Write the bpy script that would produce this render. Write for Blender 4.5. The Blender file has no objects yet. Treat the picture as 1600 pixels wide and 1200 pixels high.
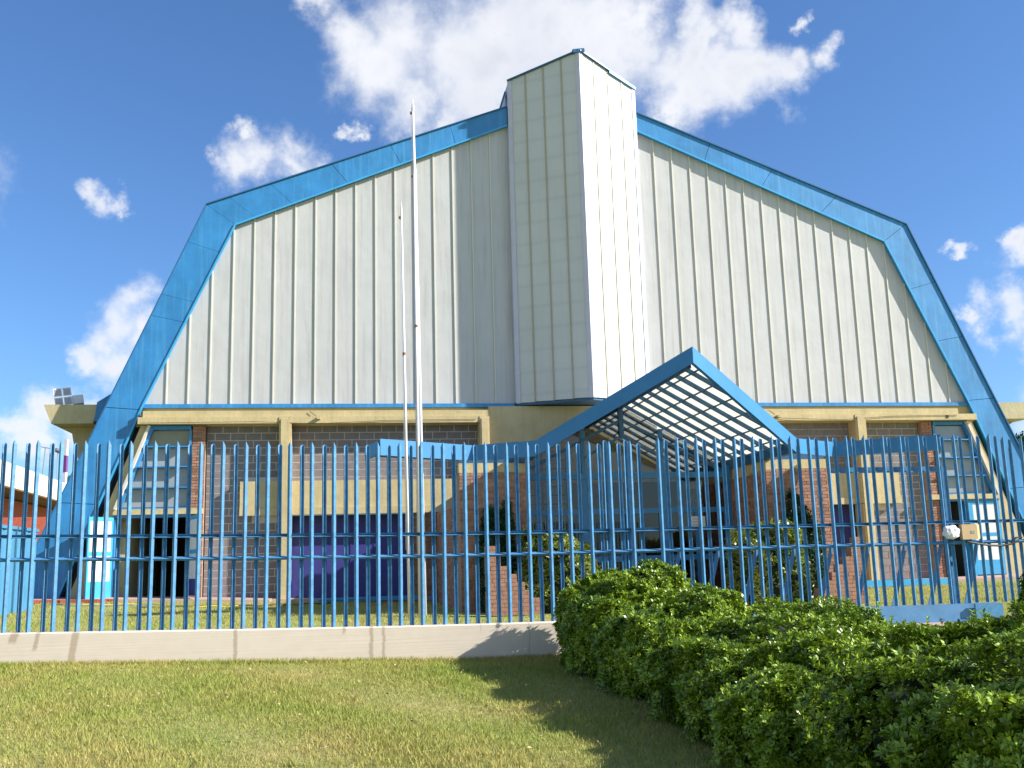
import bpy, bmesh, math, random
import numpy as np
from mathutils import Vector, Matrix
random.seed(7); rng = np.random.default_rng(11)
SC = bpy.context.scene; COL = SC.collection

# ------------------------------------------------------------------ camera, sky, sun, exposure
F_, PITCH, ROLL, EYE = 1560.0, 0.177, -0.028, 1.0
_F = Vector((0, math.cos(PITCH), math.sin(PITCH))); _U0 = Vector((0, -math.sin(PITCH), math.cos(PITCH))); _X0 = Vector((1, 0, 0))
_X = _X0*math.cos(ROLL) + _U0*math.sin(ROLL); _U = -_X0*math.sin(ROLL) + _U0*math.cos(ROLL)
cam = bpy.data.cameras.new('camera'); camo = bpy.data.objects.new('camera', cam); COL.objects.link(camo)
M = Matrix((( _X.x, _U.x, -_F.x, 0), (_X.y, _U.y, -_F.y, 0), (_X.z, _U.z, -_F.z, EYE), (0, 0, 0, 1)))
camo.matrix_world = M
cam.sensor_width = 36; cam.lens = F_/1600*36; cam.clip_end = 3000; cam.clip_start = .05
SC.camera = camo

TH = 0.162                                   # the hall's front runs at this angle
SD = Vector((math.cos(TH), math.sin(TH), 0)); ND = Vector((math.sin(TH), -math.cos(TH), 0))
HO = Vector((0, 27.65, 0)) + SD*2.0155       # middle of the front, at ground
A_, B_ = 2.7, 1.65
SUND = (SD*A_ + ND*1.0 + Vector((0, 0, B_))).normalized()
sun = bpy.data.lights.new('sun', 'SUN'); sun.energy = 5.0; sun.angle = math.radians(.5); sun.color = (1, .955, .885)
suno = bpy.data.objects.new('sun', sun); COL.objects.link(suno)
suno.rotation_euler = SUND.to_track_quat('Z', 'Y').to_euler(); suno.location = (30, -10, 30)

world = bpy.data.worlds.new('World'); SC.world = world; world.use_nodes = True
nt = world.node_tree; nt.nodes.clear(); N = nt.nodes.new; K = nt.links.new
wo = N('ShaderNodeOutputWorld'); bg = N('ShaderNodeBackground'); K(bg.outputs[0], wo.inputs[0])
sky = N('ShaderNodeTexSky'); sky.sky_type = 'NISHITA'; sky.sun_disc = False
sky.sun_elevation = math.asin(SUND.z); sky.sun_rotation = math.atan2(SUND.x, SUND.y)
sky.air_density = 1.0; sky.dust_density = .6; sky.ozone_density = 2.5
bg.inputs[1].default_value = .053
tc = N('ShaderNodeTexCoord')
def vdir(x, y):
    v = _F*F_ + _X*(x-800) - _U*(y-600); return v.normalized()
def nz(scale, det, rough, vec, dist=0):
    n = N('ShaderNodeTexNoise'); n.inputs['Scale'].default_value = scale; n.inputs['Detail'].default_value = det
    n.inputs['Roughness'].default_value = rough; n.inputs['Distortion'].default_value = dist; K(vec, n.inputs['Vector']); return n
def wm(op, a, b=None, c=None, clamp=False):
    m = N('ShaderNodeMath'); m.operation = op; m.use_clamp = clamp
    for i, v in enumerate((a, b, c)):
        if v is None: continue
        if isinstance(v, (int, float)): m.inputs[i].default_value = v
        else: K(v, m.inputs[i])
    return m.outputs[0]
D_ = tc.outputs['Generated']
warp = nz(17, 6, .62, D_)
wv = N('ShaderNodeVectorMath'); wv.operation = 'MULTIPLY_ADD'; K(warp.outputs['Color'], wv.inputs[0]); wv.inputs[1].default_value = (.085,)*3
K(D_, wv.inputs[2])
wv2 = N('ShaderNodeVectorMath'); wv2.operation = 'SUBTRACT'; K(wv.outputs[0], wv2.inputs[0]); wv2.inputs[1].default_value = (.0425,)*3
CL = [(560,75,62),(600,105,70),(640,60,80),(700,95,95),(640,160,55),(760,120,80),(780,40,80),(850,50,85),(930,70,80),(985,70,55),(1000,20,50),(700,185,35),(880,120,70),
      (1045,110,48),(1090,95,52),(1075,150,50),(1050,180,30),(1145,115,52),(1190,100,40),(1225,120,42),(1250,95,32),(1300,90,24),(1150,25,36),(1085,25,45),(1110,60,30),
      (415,255,42),(465,248,45),(370,255,40),(500,262,30),(385,205,20),(335,240,20),(545,210,14),(145,300,27),(165,318,26),(182,330,14),
      (185,505,45),(215,480,45),(155,535,38),(180,565,45),(130,560,30),(232,530,40),(60,640,36),(35,690,34),(115,650,30),(20,665,25),
      (1492,402,15),(1578,388,24),(1605,392,28),(1555,465,34),(1520,485,18),(1595,468,38),(1590,505,36),(1550,520,28),(1620,540,30),
      (480,10,30),(1260,15,16),(-150,300,120),(-260,380,120),(1800,250,110),(1950,300,140),(1700,640,90),(-200,620,90),(600,-250,120),(760,-300,140),(1300,-350,100)]
acc = None
for x, y, r in CL:
    c = vdir(x, y); dn = N('ShaderNodeVectorMath'); dn.operation = 'DISTANCE'; K(wv2.outputs[0], dn.inputs[0]); dn.inputs[1].default_value = c
    t = (x-800)**2 + (y-600)**2; rr = r/F_/(1+t/F_/F_)*1.25
    o = wm('MULTIPLY_ADD', dn.outputs['Value'], -1/rr, 1.0)
    acc = o if acc is None else wm('SMOOTH_MAX', acc, o, .35)
for v, r in (((-.9,-.2,.4),.3),((-.6,-.7,.35),.25),((.5,-.8,.4),.25),((.95,-.2,.35),.2),((-.8,.1,.6),.2),((.2,-.9,.25),.3),((0,-.4,.9),.25)):
    c = Vector(v).normalized(); dn = N('ShaderNodeVectorMath'); dn.operation = 'DISTANCE'; K(wv2.outputs[0], dn.inputs[0]); dn.inputs[1].default_value = c
    acc = wm('SMOOTH_MAX', acc, wm('MULTIPLY_ADD', dn.outputs['Value'], -1/r, 1.0), .35)
fine = nz(13, 10, .57, D_, .15); wisp = nz(5, 6, .6, D_)
cloud = wm('ADD', acc, wm('ADD', wm('MULTIPLY_ADD', fine.outputs['Fac'], 2.1, -.98), wm('MULTIPLY_ADD', wisp.outputs['Fac'], 1.0, -.5)))
mr = N('ShaderNodeMapRange'); mr.interpolation_type = 'SMOOTHSTEP'; K(cloud, mr.inputs[0]); mr.inputs[1].default_value = -.2; mr.inputs[2].default_value = 1.0
thick = N('ShaderNodeMapRange'); thick.interpolation_type = 'SMOOTHSTEP'; K(cloud, thick.inputs[0]); thick.inputs[1].default_value = .3; thick.inputs[2].default_value = 1.3
shn = nz(7, 5, .55, D_)
thk = wm('MULTIPLY', thick.outputs[0], wm('MULTIPLY_ADD', shn.outputs['Fac'], 2.4, -.75, clamp=True))
ccol = N('ShaderNodeMix'); ccol.data_type = 'RGBA'; K(thk, ccol.inputs['Factor']); ccol.inputs['A'].default_value = (9.9,10.0,10.3,1); ccol.inputs['B'].default_value = (6.0,6.4,7.6,1)
tint = N('ShaderNodeMix'); tint.data_type = 'RGBA'; tint.blend_type = 'MULTIPLY'; tint.inputs['Factor'].default_value = 1; K(sky.outputs[0], tint.inputs['A']); tint.inputs['B'].default_value = (.97,1.36,1.82,1)
mixc = N('ShaderNodeMix'); mixc.data_type = 'RGBA'; K(wm('MULTIPLY', mr.outputs[0], .96), mixc.inputs['Factor']); K(tint.outputs['Result'], mixc.inputs['A']); K(ccol.outputs['Result'], mixc.inputs['B'])
K(mixc.outputs['Result'], bg.inputs[0])
SC.render.engine = 'CYCLES'
vs = SC.view_settings; vs.view_transform = 'Standard'; vs.look = 'None'; vs.exposure = .98; vs.gamma = 1; vs.use_curve_mapping = False

# ------------------------------------------------------------------ materials
def mat(name, col, rough=.6, var=0., scale=4., col2=None, bump=0., bscale=30., metal=0., spec=.4, streak=0., scol=(.55,.5,.45), smode='MULTIPLY', island=0., transl=0., coat=0.):
    m = bpy.data.materials.new(name); m.use_nodes = True; t = m.node_tree; b = t.nodes['Principled BSDF']; L = t.links.new
    b.inputs['Roughness'].default_value = rough; b.inputs['Metallic'].default_value = metal; b.inputs['Specular IOR Level'].default_value = spec
    b.inputs['Base Color'].default_value = (*col, 1)
    tcn = t.nodes.new('ShaderNodeTexCoord')
    geo = t.nodes.new('ShaderNodeNewGeometry')
    cur = None
    if var > 0 or col2:
        n = t.nodes.new('ShaderNodeTexNoise'); n.inputs['Scale'].default_value = scale; n.inputs['Detail'].default_value = 7; n.inputs['Roughness'].default_value = .65
        L(geo.outputs['Position'], n.inputs['Vector'])
        r = t.nodes.new('ShaderNodeMapRange'); L(n.outputs['Fac'], r.inputs[0]); r.inputs[1].default_value = .32; r.inputs[2].default_value = .68
        mx = t.nodes.new('ShaderNodeMix'); mx.data_type = 'RGBA'; L(r.outputs[0], mx.inputs['Factor'])
        c2 = col2 or tuple(c*(1-var) for c in col); c1 = col if col2 else tuple(min(1, c*(1+var*.6)) for c in col)
        mx.inputs['A'].default_value = (*c1, 1); mx.inputs['B'].default_value = (*c2, 1); cur = mx.outputs['Result']
    if streak > 0:
        mp = t.nodes.new('ShaderNodeMapping'); mp.inputs['Scale'].default_value = (7, 7, .35); L(geo.outputs['Position'], mp.inputs['Vector'])
        n = t.nodes.new('ShaderNodeTexNoise'); n.inputs['Scale'].default_value = 1.6; n.inputs['Detail'].default_value = 5; L(mp.outputs[0], n.inputs['Vector'])
        r = t.nodes.new('ShaderNodeMapRange'); L(n.outputs['Fac'], r.inputs[0]); r.inputs[1].default_value = .5; r.inputs[2].default_value = .75; r.inputs[4].default_value = streak
        mx = t.nodes.new('ShaderNodeMix'); mx.data_type = 'RGBA'; mx.blend_type = smode; L(r.outputs[0], mx.inputs['Factor'])
        if cur: L(cur, mx.inputs['A'])
        else: mx.inputs['A'].default_value = (*col, 1)
        mx.inputs['B'].default_value = (*scol, 1); cur = mx.outputs['Result']
    if island > 0:
        hs = t.nodes.new('ShaderNodeHueSaturation'); r = t.nodes.new('ShaderNodeMapRange'); L(geo.outputs['Random Per Island'], r.inputs[0])
        r.inputs[3].default_value = 1-island; r.inputs[4].default_value = 1+island; L(r.outputs[0], hs.inputs['Value'])
        if cur: L(cur, hs.inputs['Color'])
        else: hs.inputs['Color'].default_value = (*col, 1)
        cur = hs.outputs[0]
    if cur: L(cur, b.inputs['Base Color'])
    if bump > 0:
        n = t.nodes.new('ShaderNodeTexNoise'); n.inputs['Scale'].default_value = bscale; n.inputs['Detail'].default_value = 5; L(geo.outputs['Position'], n.inputs['Vector'])
        bp = t.nodes.new('ShaderNodeBump'); bp.inputs['Strength'].default_value = bump; bp.inputs['Distance'].default_value = .03; L(n.outputs['Fac'], bp.inputs['Height']); L(bp.outputs[0], b.inputs['Normal'])
    if transl > 0:
        tr = t.nodes.new('ShaderNodeBsdfTranslucent'); ms = t.nodes.new('ShaderNodeMixShader'); ms.inputs[0].default_value = transl
        if cur: L(cur, tr.inputs['Color'])
        else: tr.inputs['Color'].default_value = (*col, 1)
        L(b.outputs[0], ms.inputs[1]); L(tr.outputs[0], ms.inputs[2]); L(ms.outputs[0], t.nodes['Material Output'].inputs['Surface'])
    return m
MT = {}
MT['sheet'] = mat('cream_cladding', (.50,.497,.485), .5, .06, .8, bump=.35, bscale=2.0, streak=.32)
MT['tower'] = mat('pale_cladding', (.55,.56,.53), .45, .05, .8, bump=.1, bscale=1.5, streak=.08)
MT['rib'] = mat('rib_paint', (.62,.60,.50), .5, .05, 3)
MT['ribt'] = mat('tower_rib_paint', (.40,.35,.25), .5, .05, 3)
MT['trimw'] = mat('lavender_white_trim', (.52,.52,.60), .45, .06, 3, streak=.15)
MT['blue'] = mat('sky_blue_paint', (.032,.215,.48), .45, .22, 1.2, bump=.25, bscale=1.8, spec=.5, streak=.45, scol=(.11,.36,.58), smode='MIX')
MT['blue_lip'] = mat('sky_blue_lip', (.05,.34,.62), .4, .1, 2)
MT['fascia'] = mat('canopy_blue_paint', (.035,.19,.41), .35, .1, 2, bump=.03, bscale=4)
MT['steel'] = mat('canopy_steel_blue', (.03,.12,.25), .4, .15, 5)
MT['fence'] = mat('fence_blue_paint', (.07,.225,.41), .38, .3, 14, bump=.08, bscale=60, spec=.5, streak=.15, scol=(.14,.09,.07), smode='MIX')
MT['gateb'] = mat('gate_beam_blue', (.10,.24,.44), .5, .15, 5, bump=.05, bscale=25)
MT['yellow'] = mat('yellow_painted_concrete', (.52,.42,.22), .8, .14, 2.2, bump=.2, bscale=14, streak=.30)
MT['block'] = mat('grey_concrete_block', (.215,.185,.18), .9, .18, 6, bump=.15, bscale=60)
MT['mortar'] = mat('pale_mortar', (.58,.52,.47), .95, .1, 9, bump=.3, bscale=80)
MT['brick'] = mat('terracotta_brick', (.36,.185,.12), .9, .25, 9, island=.25, bump=.3, bscale=60)
MT['bmortar'] = mat('brick_mortar', (.34,.24,.18), .95, .2, 9)
MT['redbrick'] = mat('red_brick', (.42,.11,.07), .9, .2, 6, island=.15, bump=.3, bscale=60)
MT['conc'] = mat('raw_concrete', (.48,.41,.24), .9, .12, 3, bump=.25, bscale=18, streak=.25)
MT['navy'] = mat('violet_blue_paint', (.042,.042,.21), .5, .12, 3)
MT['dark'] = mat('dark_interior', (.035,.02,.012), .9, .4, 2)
MT['white'] = mat('white_paint', (.66,.66,.64), .5, .05, 4)
MT['cyan'] = mat('cyan_paint', (.05,.33,.58), .45, .1, 4)
MT['roofw'] = mat('white_roof_edge', (.62,.57,.49), .7, .12, 1, streak=.3)
MT['pole'] = mat('white_pole_paint', (.70,.68,.70), .4, .08, 8, streak=.15)
MT['rust'] = mat('rusty_fitting', (.28,.13,.07), .7, .3, 30)
MT['black'] = mat('black_rubber', (.02,.02,.022), .5)
MT['grey'] = mat('grey_metal', (.30,.31,.33), .4, .1, 8, metal=.4)
MT['pane'] = mat('frosted_pane', (.29,.31,.31), .25, .1, 2, spec=.6)
MT['panerefl'] = mat('reflection_pane', (.24,.22,.12), .3, .15, 2, spec=.6)  # yellowish reflection painted into the pane colour
MT['pink'] = mat('pink_pavement', (.45,.30,.24), .9, .15, 4, bump=.2, bscale=40)
MT['card'] = mat('brown_cardboard', (.52,.37,.20), .8, .1, 12)
MT['bag'] = mat('white_plastic_bag', (.75,.73,.76), .3, .06, 10, bump=.6, bscale=25)
MT['yell'] = mat('yellow_cord', (.7,.5,.05), .5)
MT['trunk'] = mat('shrub_stem', (.10,.07,.04), .9, .3, 20)
MT['leaf'] = mat('hedge_leaf', (.29,.40,.022), .32, .35, 2.6, col2=(.085,.165,.010), island=.45, transl=.12, spec=.5)
MT['shoot'] = mat('young_leaf', (.31,.45,.04), .35, .2, 3, island=.3, transl=.2, spec=.5)
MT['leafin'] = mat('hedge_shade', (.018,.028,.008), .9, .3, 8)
MT['leaf2'] = mat('variegated_leaf', (.32,.34,.05), .3, .4, 5, col2=(.06,.13,.02), island=.4, transl=.3, spec=.6)
MT['leafd'] = mat('dark_ivy_leaf', (.03,.075,.02), .4, .3, 5, island=.4, transl=.2)
MT['blade'] = mat('grass_blade', (.25,.33,.045), .6, .3, .55, col2=(.47,.38,.13), island=.3, transl=.3)
MT['corr'] = mat('blue_corrugated_sheet', (.06,.21,.36), .5, .12, 3, streak=.2)
MT['purple'] = mat('purple_band', (.16,.05,.20), .6)

# translucent roof sheet of the porch
MT['transl'] = mat('translucent_roof_sheet', (.84,.82,.75), .5, .06, 3, transl=.72)
# glass
g = bpy.data.materials.new('porch_glass'); g.use_nodes = True; b = g.node_tree.nodes['Principled BSDF']
b.inputs['Base Color'].default_value = (.75,.82,.85,1); b.inputs['Roughness'].default_value = .03; b.inputs['IOR'].default_value = 1.5
tr = g.node_tree.nodes.new('ShaderNodeBsdfTransparent'); tr.inputs[0].default_value = (.55,.58,.6,1)
gl = g.node_tree.nodes.new('ShaderNodeBsdfGlossy'); gl.inputs['Roughness'].default_value = .02
fr = g.node_tree.nodes.new('ShaderNodeFresnel'); fr.inputs[0].default_value = 1.6
ms = g.node_tree.nodes.new('ShaderNodeMixShader'); g.node_tree.links.new(fr.outputs[0], ms.inputs[0]); g.node_tree.links.new(tr.outputs[0], ms.inputs[1]); g.node_tree.links.new(gl.outputs[0], ms.inputs[2])
g.node_tree.links.new(ms.outputs[0], g.node_tree.nodes['Material Output'].inputs['Surface']); MT['glass'] = g

# ground: mown grass with straw patches
def ground_mat():
    m = bpy.data.materials.new('lawn'); m.use_nodes = True; t = m.node_tree; L = t.links.new; b = t.nodes['Principled BSDF']; b.inputs['Roughness'].default_value = .95; b.inputs['Specular IOR Level'].default_value = .1
    geo = t.nodes.new('ShaderNodeNewGeometry')
    def noise(s, d, r=.6):
        n = t.nodes.new('ShaderNodeTexNoise'); n.inputs['Scale'].default_value = s; n.inputs['Detail'].default_value = d; n.inputs['Roughness'].default_value = r; L(geo.outputs['Position'], n.inputs['Vector']); return n.outputs['Fac']
    def ramp(f, a, c):
        r = t.nodes.new('ShaderNodeMapRange'); L(f, r.inputs[0]); r.inputs[1].default_value = a; r.inputs[2].default_value = c; return r.outputs[0]
    def mix(f, a, c):
        x = t.nodes.new('ShaderNodeMix'); x.data_type = 'RGBA'; L(f, x.inputs['Factor'])
        for k, v in (('A', a), ('B', c)):
            if isinstance(v, tuple): x.inputs[k].default_value = (*v, 1)
            else: L(v, x.inputs[k])
        return x.outputs['Result']
    c = mix(ramp(noise(.75, 6), .40, .62), (.25,.31,.07), (.45,.37,.16))
    c = mix(ramp(noise(5, 8, .7), .38, .66), c, (.24,.27,.08))
    c = mix(ramp(noise(60, 4, .7), .45, .7), c, (.42,.40,.18))
    L(c, b.inputs['Base Color'])
    bp = t.nodes.new('ShaderNodeBump'); bp.inputs['Strength'].default_value = .8; bp.inputs['Distance'].default_value = .03; L(noise(45, 6, .75), bp.inputs['Height']); L(bp.outputs[0], b.inputs['Normal'])
    return m
MT['lawn'] = ground_mat()

# concrete fence footing with board marks and rusty water stains at fixed places (local x)
def footing_mat():
    m = bpy.data.materials.new('stained_footing'); m.use_nodes = True; t = m.node_tree; L = t.links.new; b = t.nodes['Principled BSDF']; b.inputs['Roughness'].default_value = .9
    tcn = t.nodes.new('ShaderNodeTexCoord'); sp = t.nodes.new('ShaderNodeSeparateXYZ'); L(tcn.outputs['Object'], sp.inputs[0])
    def ma(op, a, c=None, d=None, cl=False):
        n = t.nodes.new('ShaderNodeMath'); n.operation = op; n.use_clamp = cl
        for i, v in enumerate((a, c, d)):
            if v is None: continue
            if isinstance(v, (int, float)): n.inputs[i].default_value = v
            else: L(v, n.inputs[i])
        return n.outputs[0]
    n1 = t.nodes.new('ShaderNodeTexNoise'); n1.inputs['Scale'].default_value = 7; n1.inputs['Detail'].default_value = 8; L(tcn.outputs['Object'], n1.inputs['Vector'])
    mp = t.nodes.new('ShaderNodeMapping'); mp.inputs['Scale'].default_value = (.5, 1, 30); L(tcn.outputs['Object'], mp.inputs['Vector'])
    n2 = t.nodes.new('ShaderNodeTexNoise'); n2.inputs['Scale'].default_value = 1.4; n2.inputs['Detail'].default_value = 6; L(mp.outputs[0], n2.inputs['Vector'])
    mx = t.nodes.new('ShaderNodeMix'); mx.data_type = 'RGBA'; L(ma('MULTIPLY_ADD', n1.outputs['Fac'], .9, ma('MULTIPLY_ADD', n2.outputs['Fac'], .45, -.4), True), mx.inputs['Factor'])
    mx.inputs['A'].default_value = (.66,.57,.46,1); mx.inputs['B'].default_value = (.57,.48,.38,1)
    wob = ma('MULTIPLY_ADD', n2.outputs['Fac'], .03, -.015); wob2 = ma('MULTIPLY_ADD', n1.outputs['Fac'], .05, -.025)
    X = ma('ADD', ma('ADD', sp.outputs['X'], wob), wob2); tot = None
    for x, w, zl, lean in ((-4.73,.045,0,.10),(-3.08,.028,0,0),(-1.635,.028,0,.0),(-1.50,.024,0,0),(-5.12,.03,.22,.2),(-1.93,.02,.27,0),(-.44,.012,.24,0),(-5.35,.05,.3,.2),(.10,.012,.0,0),(-.15,.01,.22,0)):
        d = ma('ABSOLUTE', ma('SUBTRACT', ma('MULTIPLY_ADD', sp.outputs['Z'], -lean, X), x-lean*.2))
        f = ma('MULTIPLY_ADD', d, -60, 60*w, True)
        if zl: f = ma('MULTIPLY', f, ma('MULTIPLY_ADD', sp.outputs['Z'], 25, -25*zl, True))
        tot = f if tot is None else ma('MAXIMUM', tot, f)
    m2 = t.nodes.new('ShaderNodeMix'); m2.data_type = 'RGBA'; L(ma('MULTIPLY', tot, .62), m2.inputs['Factor']); L(mx.outputs['Result'], m2.inputs['A']); m2.inputs['B'].default_value = (.32,.235,.15,1)
    L(m2.outputs['Result'], b.inputs['Base Color'])
    bp = t.nodes.new('ShaderNodeBump'); bp.inputs['Strength'].default_value = .12; bp.inputs['Distance'].default_value = .02; L(n2.outputs['Fac'], bp.inputs['Height']); L(bp.outputs[0], b.inputs['Normal'])
    return m
MT['footing'] = footing_mat()

# ------------------------------------------------------------------ helpers
def obj(name, bm, m, parent=None, kind=None, label=None, smooth=False):
    if isinstance(bm, bmesh.types.BMesh):
        bmesh.ops.recalc_face_normals(bm, faces=bm.faces)
        me = bpy.data.meshes.new(name); bm.to_mesh(me); bm.free()
    else: me = bm
    if not me.materials: me.materials.append(MT[m] if isinstance(m, str) else m)
    if smooth:
        for p in me.polygons: p.use_smooth = True
    o = bpy.data.objects.new(name, me); COL.objects.link(o)
    if parent: o.parent = parent
    if kind: o['kind'] = kind
    if label: o['label'] = label
    return o
def tag(o, label, cat, group=None):
    o['label'] = label; o['category'] = cat
    if group: o['group'] = group
    return o
def thing(name, label, cat, loc=(0,0,0), rz=0, group=None):
    o = bpy.data.objects.new(name, None); COL.objects.link(o); o.location = loc; o.rotation_euler = (0,0,rz); o.empty_display_size = .2
    return tag(o, label, cat, group)
def copy_tree(o, parent=None):
    c = o.copy(); COL.objects.link(c); c.parent = parent
    for ch in [x for x in COL.objects if x.parent == o]: copy_tree(ch, c)
    return c
def box(bm, x0, x1, y0, y1, z0, z1):
    v = [bm.verts.new(p) for p in ((x0,y0,z0),(x1,y0,z0),(x1,y1,z0),(x0,y1,z0),(x0,y0,z1),(x1,y0,z1),(x1,y1,z1),(x0,y1,z1))]
    for f in ((0,3,2,1),(4,5,6,7),(0,1,5,4),(1,2,6,5),(2,3,7,6),(3,0,4,7)): bm.faces.new([v[i] for i in f])
    return bm
def B(): return bmesh.new()
def bx(*a): return box(B(), *a)
def prism(pts, y0, y1, bm=None):            # polygon in x,z pushed through y
    bm = bm or B(); n = len(pts)
    a = [bm.verts.new((p[0], y0, p[1])) for p in pts]; c = [bm.verts.new((p[0], y1, p[1])) for p in pts]
    bm.faces.new(a); bm.faces.new(c[::-1])
    for i in range(n): bm.faces.new((a[i], c[i], c[(i+1)%n], a[(i+1)%n]))
    return bm
def slab(pts, z0, z1, bm=None):             # polygon in x,y pushed through z
    bm = bm or B(); n = len(pts)
    a = [bm.verts.new((p[0], p[1], z0)) for p in pts]; c = [bm.verts.new((p[0], p[1], z1)) for p in pts]
    bm.faces.new(a); bm.faces.new(c[::-1])
    for i in range(n): bm.faces.new((a[i], c[i], c[(i+1)%n], a[(i+1)%n]))
    return bm
def hexa(P, bm=None):                       # eight corners, bottom ring then top ring
    bm = bm or B(); v = [bm.verts.new(p) for p in P]
    for f in ((0,3,2,1),(4,5,6,7),(0,1,5,4),(1,2,6,5),(2,3,7,6),(3,0,4,7)): bm.faces.new([v[i] for i in f])
    return bm
def bar(p, q, w, h, up=(0,0,1), bm=None):   # rectangular bar between two points
    bm = bm or B(); p = Vector(p); q = Vector(q); d = (q-p).normalized(); s = d.cross(Vector(up)).normalized(); u = s.cross(d).normalized()
    R = []
    for c in (p, q): R.append([c+s*w/2*a+u*h/2*b_ for a, b_ in ((-1,-1),(1,-1),(1,1),(-1,1))])
    v0 = [bm.verts.new(x) for x in R[0]]; v1 = [bm.verts.new(x) for x in R[1]]
    bm.faces.new(v0[::-1]); bm.faces.new(v1)
    for i in range(4): bm.faces.new((v0[i], v0[(i+1)%4], v1[(i+1)%4], v1[i]))
    return bm
def tube(pts, rad, seg=10, bm=None):
    bm = bm or B(); rings = []
    pts = [Vector(p) for p in pts]; rad = rad if isinstance(rad, (list, tuple)) else [rad]*len(pts)
    for i, p in enumerate(pts):
        d = (pts[min(i+1, len(pts)-1)] - pts[max(i-1, 0)]).normalized(); a = d.cross(Vector((0,0,1)))
        if a.length < .05: a = d.cross(Vector((0,1,0)))
        a.normalize(); c = d.cross(a)
        rings.append([bm.verts.new(p + (a*math.cos(2*math.pi*k/seg)+c*math.sin(2*math.pi*k/seg))*rad[i]) for k in range(seg)])
    for r0, r1 in zip(rings, rings[1:]):
        for k in range(seg): bm.faces.new((r0[k], r0[(k+1)%seg], r1[(k+1)%seg], r1[k]))
    bm.faces.new(rings[0][::-1]); bm.faces.new(rings[-1]); return bm
def meshnp(name, V, Fq, smooth=False):
    me = bpy.data.meshes.new(name); n = Fq.shape[1]
    me.vertices.add(len(V)); me.vertices.foreach_set('co', V.astype(np.float32).ravel())
    me.loops.add(Fq.size); me.loops.foreach_set('vertex_index', Fq.astype(np.int32).ravel())
    me.polygons.add(len(Fq)); me.polygons.foreach_set('loop_start', np.arange(0, Fq.size, n, dtype=np.int32))
    me.update(calc_edges=True); me.validate(); return me

# ------------------------------------------------------------------ ground shape
FTH = .14; FO = Vector((0, 11.5, 0)); FS = Vector((math.cos(FTH), math.sin(FTH), 0)); FN = Vector((math.sin(FTH), -math.cos(FTH), 0))
def zlift(sf): return np.interp(sf, [-9,-5.5,-4.2,-2.9,-1.5,-.5,0], [.13,.085,.06,.035,.012,.002,0])
def zb(sf): return np.interp(sf, [-9,-5.44,-4.19,-2.87,-1.5,-.5,9], [.15,.105,.072,.032,-.009,-.04,-.04])
def z0(s): return np.interp(s, [-30,-15,-12,-9,-3,3,8,13,30], [.4,.4,.34,.22,.0,.0,.12,.2,.2])
def gh(X, Y):
    sf = X*FS.x + (Y-FO.y)*FS.y; of = X*FN.x + (Y-FO.y)*FN.y
    sh = (X-HO.x)*SD.x + (Y-HO.y)*SD.y; dh = (X-HO.x)*ND.x + (Y-HO.y)*ND.y
    t = np.clip(-of/np.maximum(-of+np.maximum(dh, 0), .01), 0, 1)
    inside = zb(sf)*(1-t) + z0(sh)*t*t + 0*t
    front = zb(sf) - .055*np.clip(of, 0, 14)
    return np.where(of > 0, front, inside) + .012*np.sin(X*2.1+Y*.7)*np.sin(Y*1.7)*(of > .3)
def gz(x, y): return float(gh(np.array([x]), np.array([y]))[0])
xs = np.concatenate([[-900,-400,-200,-100,-60,-40,-30,-24], np.arange(-20, 20, .4), [22,26,32,45,70,120,250,500,900]])
ys = np.concatenate([[-300,-100,-40,-15,-5], np.arange(0, 32, .4), [34,38,45,60,90,150,300,700,1500]])
GX, GY = np.meshgrid(xs, ys); GZ = gh(GX, GY)
V = np.stack([GX, GY, GZ], -1).reshape(-1, 3); nx, ny = len(xs), len(ys)
ii = np.arange((ny-1)*(nx-1)); r = ii//(nx-1); c = ii % (nx-1); a = r*nx+c
me = meshnp('ground', V, np.stack([a, a+1, a+nx+1, a+nx], -1)); 
for p in me.polygons: p.use_smooth = True
obj('ground', me, 'lawn', kind='structure')

def W(s, d, z=0): return HO + SD*s + ND*d + Vector((0,0,z))
# strips laid on the ground (hall coordinates)
def strip(name, s0, s1, d0, d1, m, lift=.01, n=24, h=.0):
    bm = B(); S = np.linspace(s0, s1, n); Dd = np.linspace(d0, d1, 12)
    g_ = []
    for s in S:
        row = []
        for d in Dd:
            p = W(s, d); row.append(bm.verts.new((p.x, p.y, gz(p.x, p.y)+lift+h)))
        g_.append(row)
    for i in range(n-1):
        for j in range(11): bm.faces.new((g_[i][j], g_[i+1][j], g_[i+1][j+1], g_[i][j+1]))
    if h:
        for row_idx in ((i, 0) for i in range(n-1)): pass
        for (edge) in ([g_[i][11] for i in range(n)], [g_[i][0] for i in range(n)], g_[0], g_[-1]):
            low = [bm.verts.new((v.co.x, v.co.y, v.co.z-h-.05)) for v in edge]
            for k in range(len(edge)-1): bm.faces.new((edge[k], edge[k+1], low[k+1], low[k]))
    return obj(name, bm, m, kind='structure')
strip('pavement', -15.5, -8.5, -.1, 1.0, 'pink', h=.06)
strip('pavement', -8.5, -4.3, -.1, .5, 'pink', h=.05)
strip('pavement', 8, 14, -.1, 1.2, 'pink', h=.06)
strip('path', -2.0, 2.1, 4.0, 15.2, 'pink', lift=.012, n=12)

# ------------------------------------------------------------------ the hall
hall = thing('sports_hall', 'big hall with sky blue portal frame, white ribbed gable and tall pointed central bay', 'building', HO, TH)
PD = .13
def zin(s): s = abs(s); return 10.38+(9.64-s)*.4245 if s < 9.64 else 10.38-(s-9.64)*2.236
def zout(s): s = abs(s); return 10.95+(10.42-s)*.387
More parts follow.
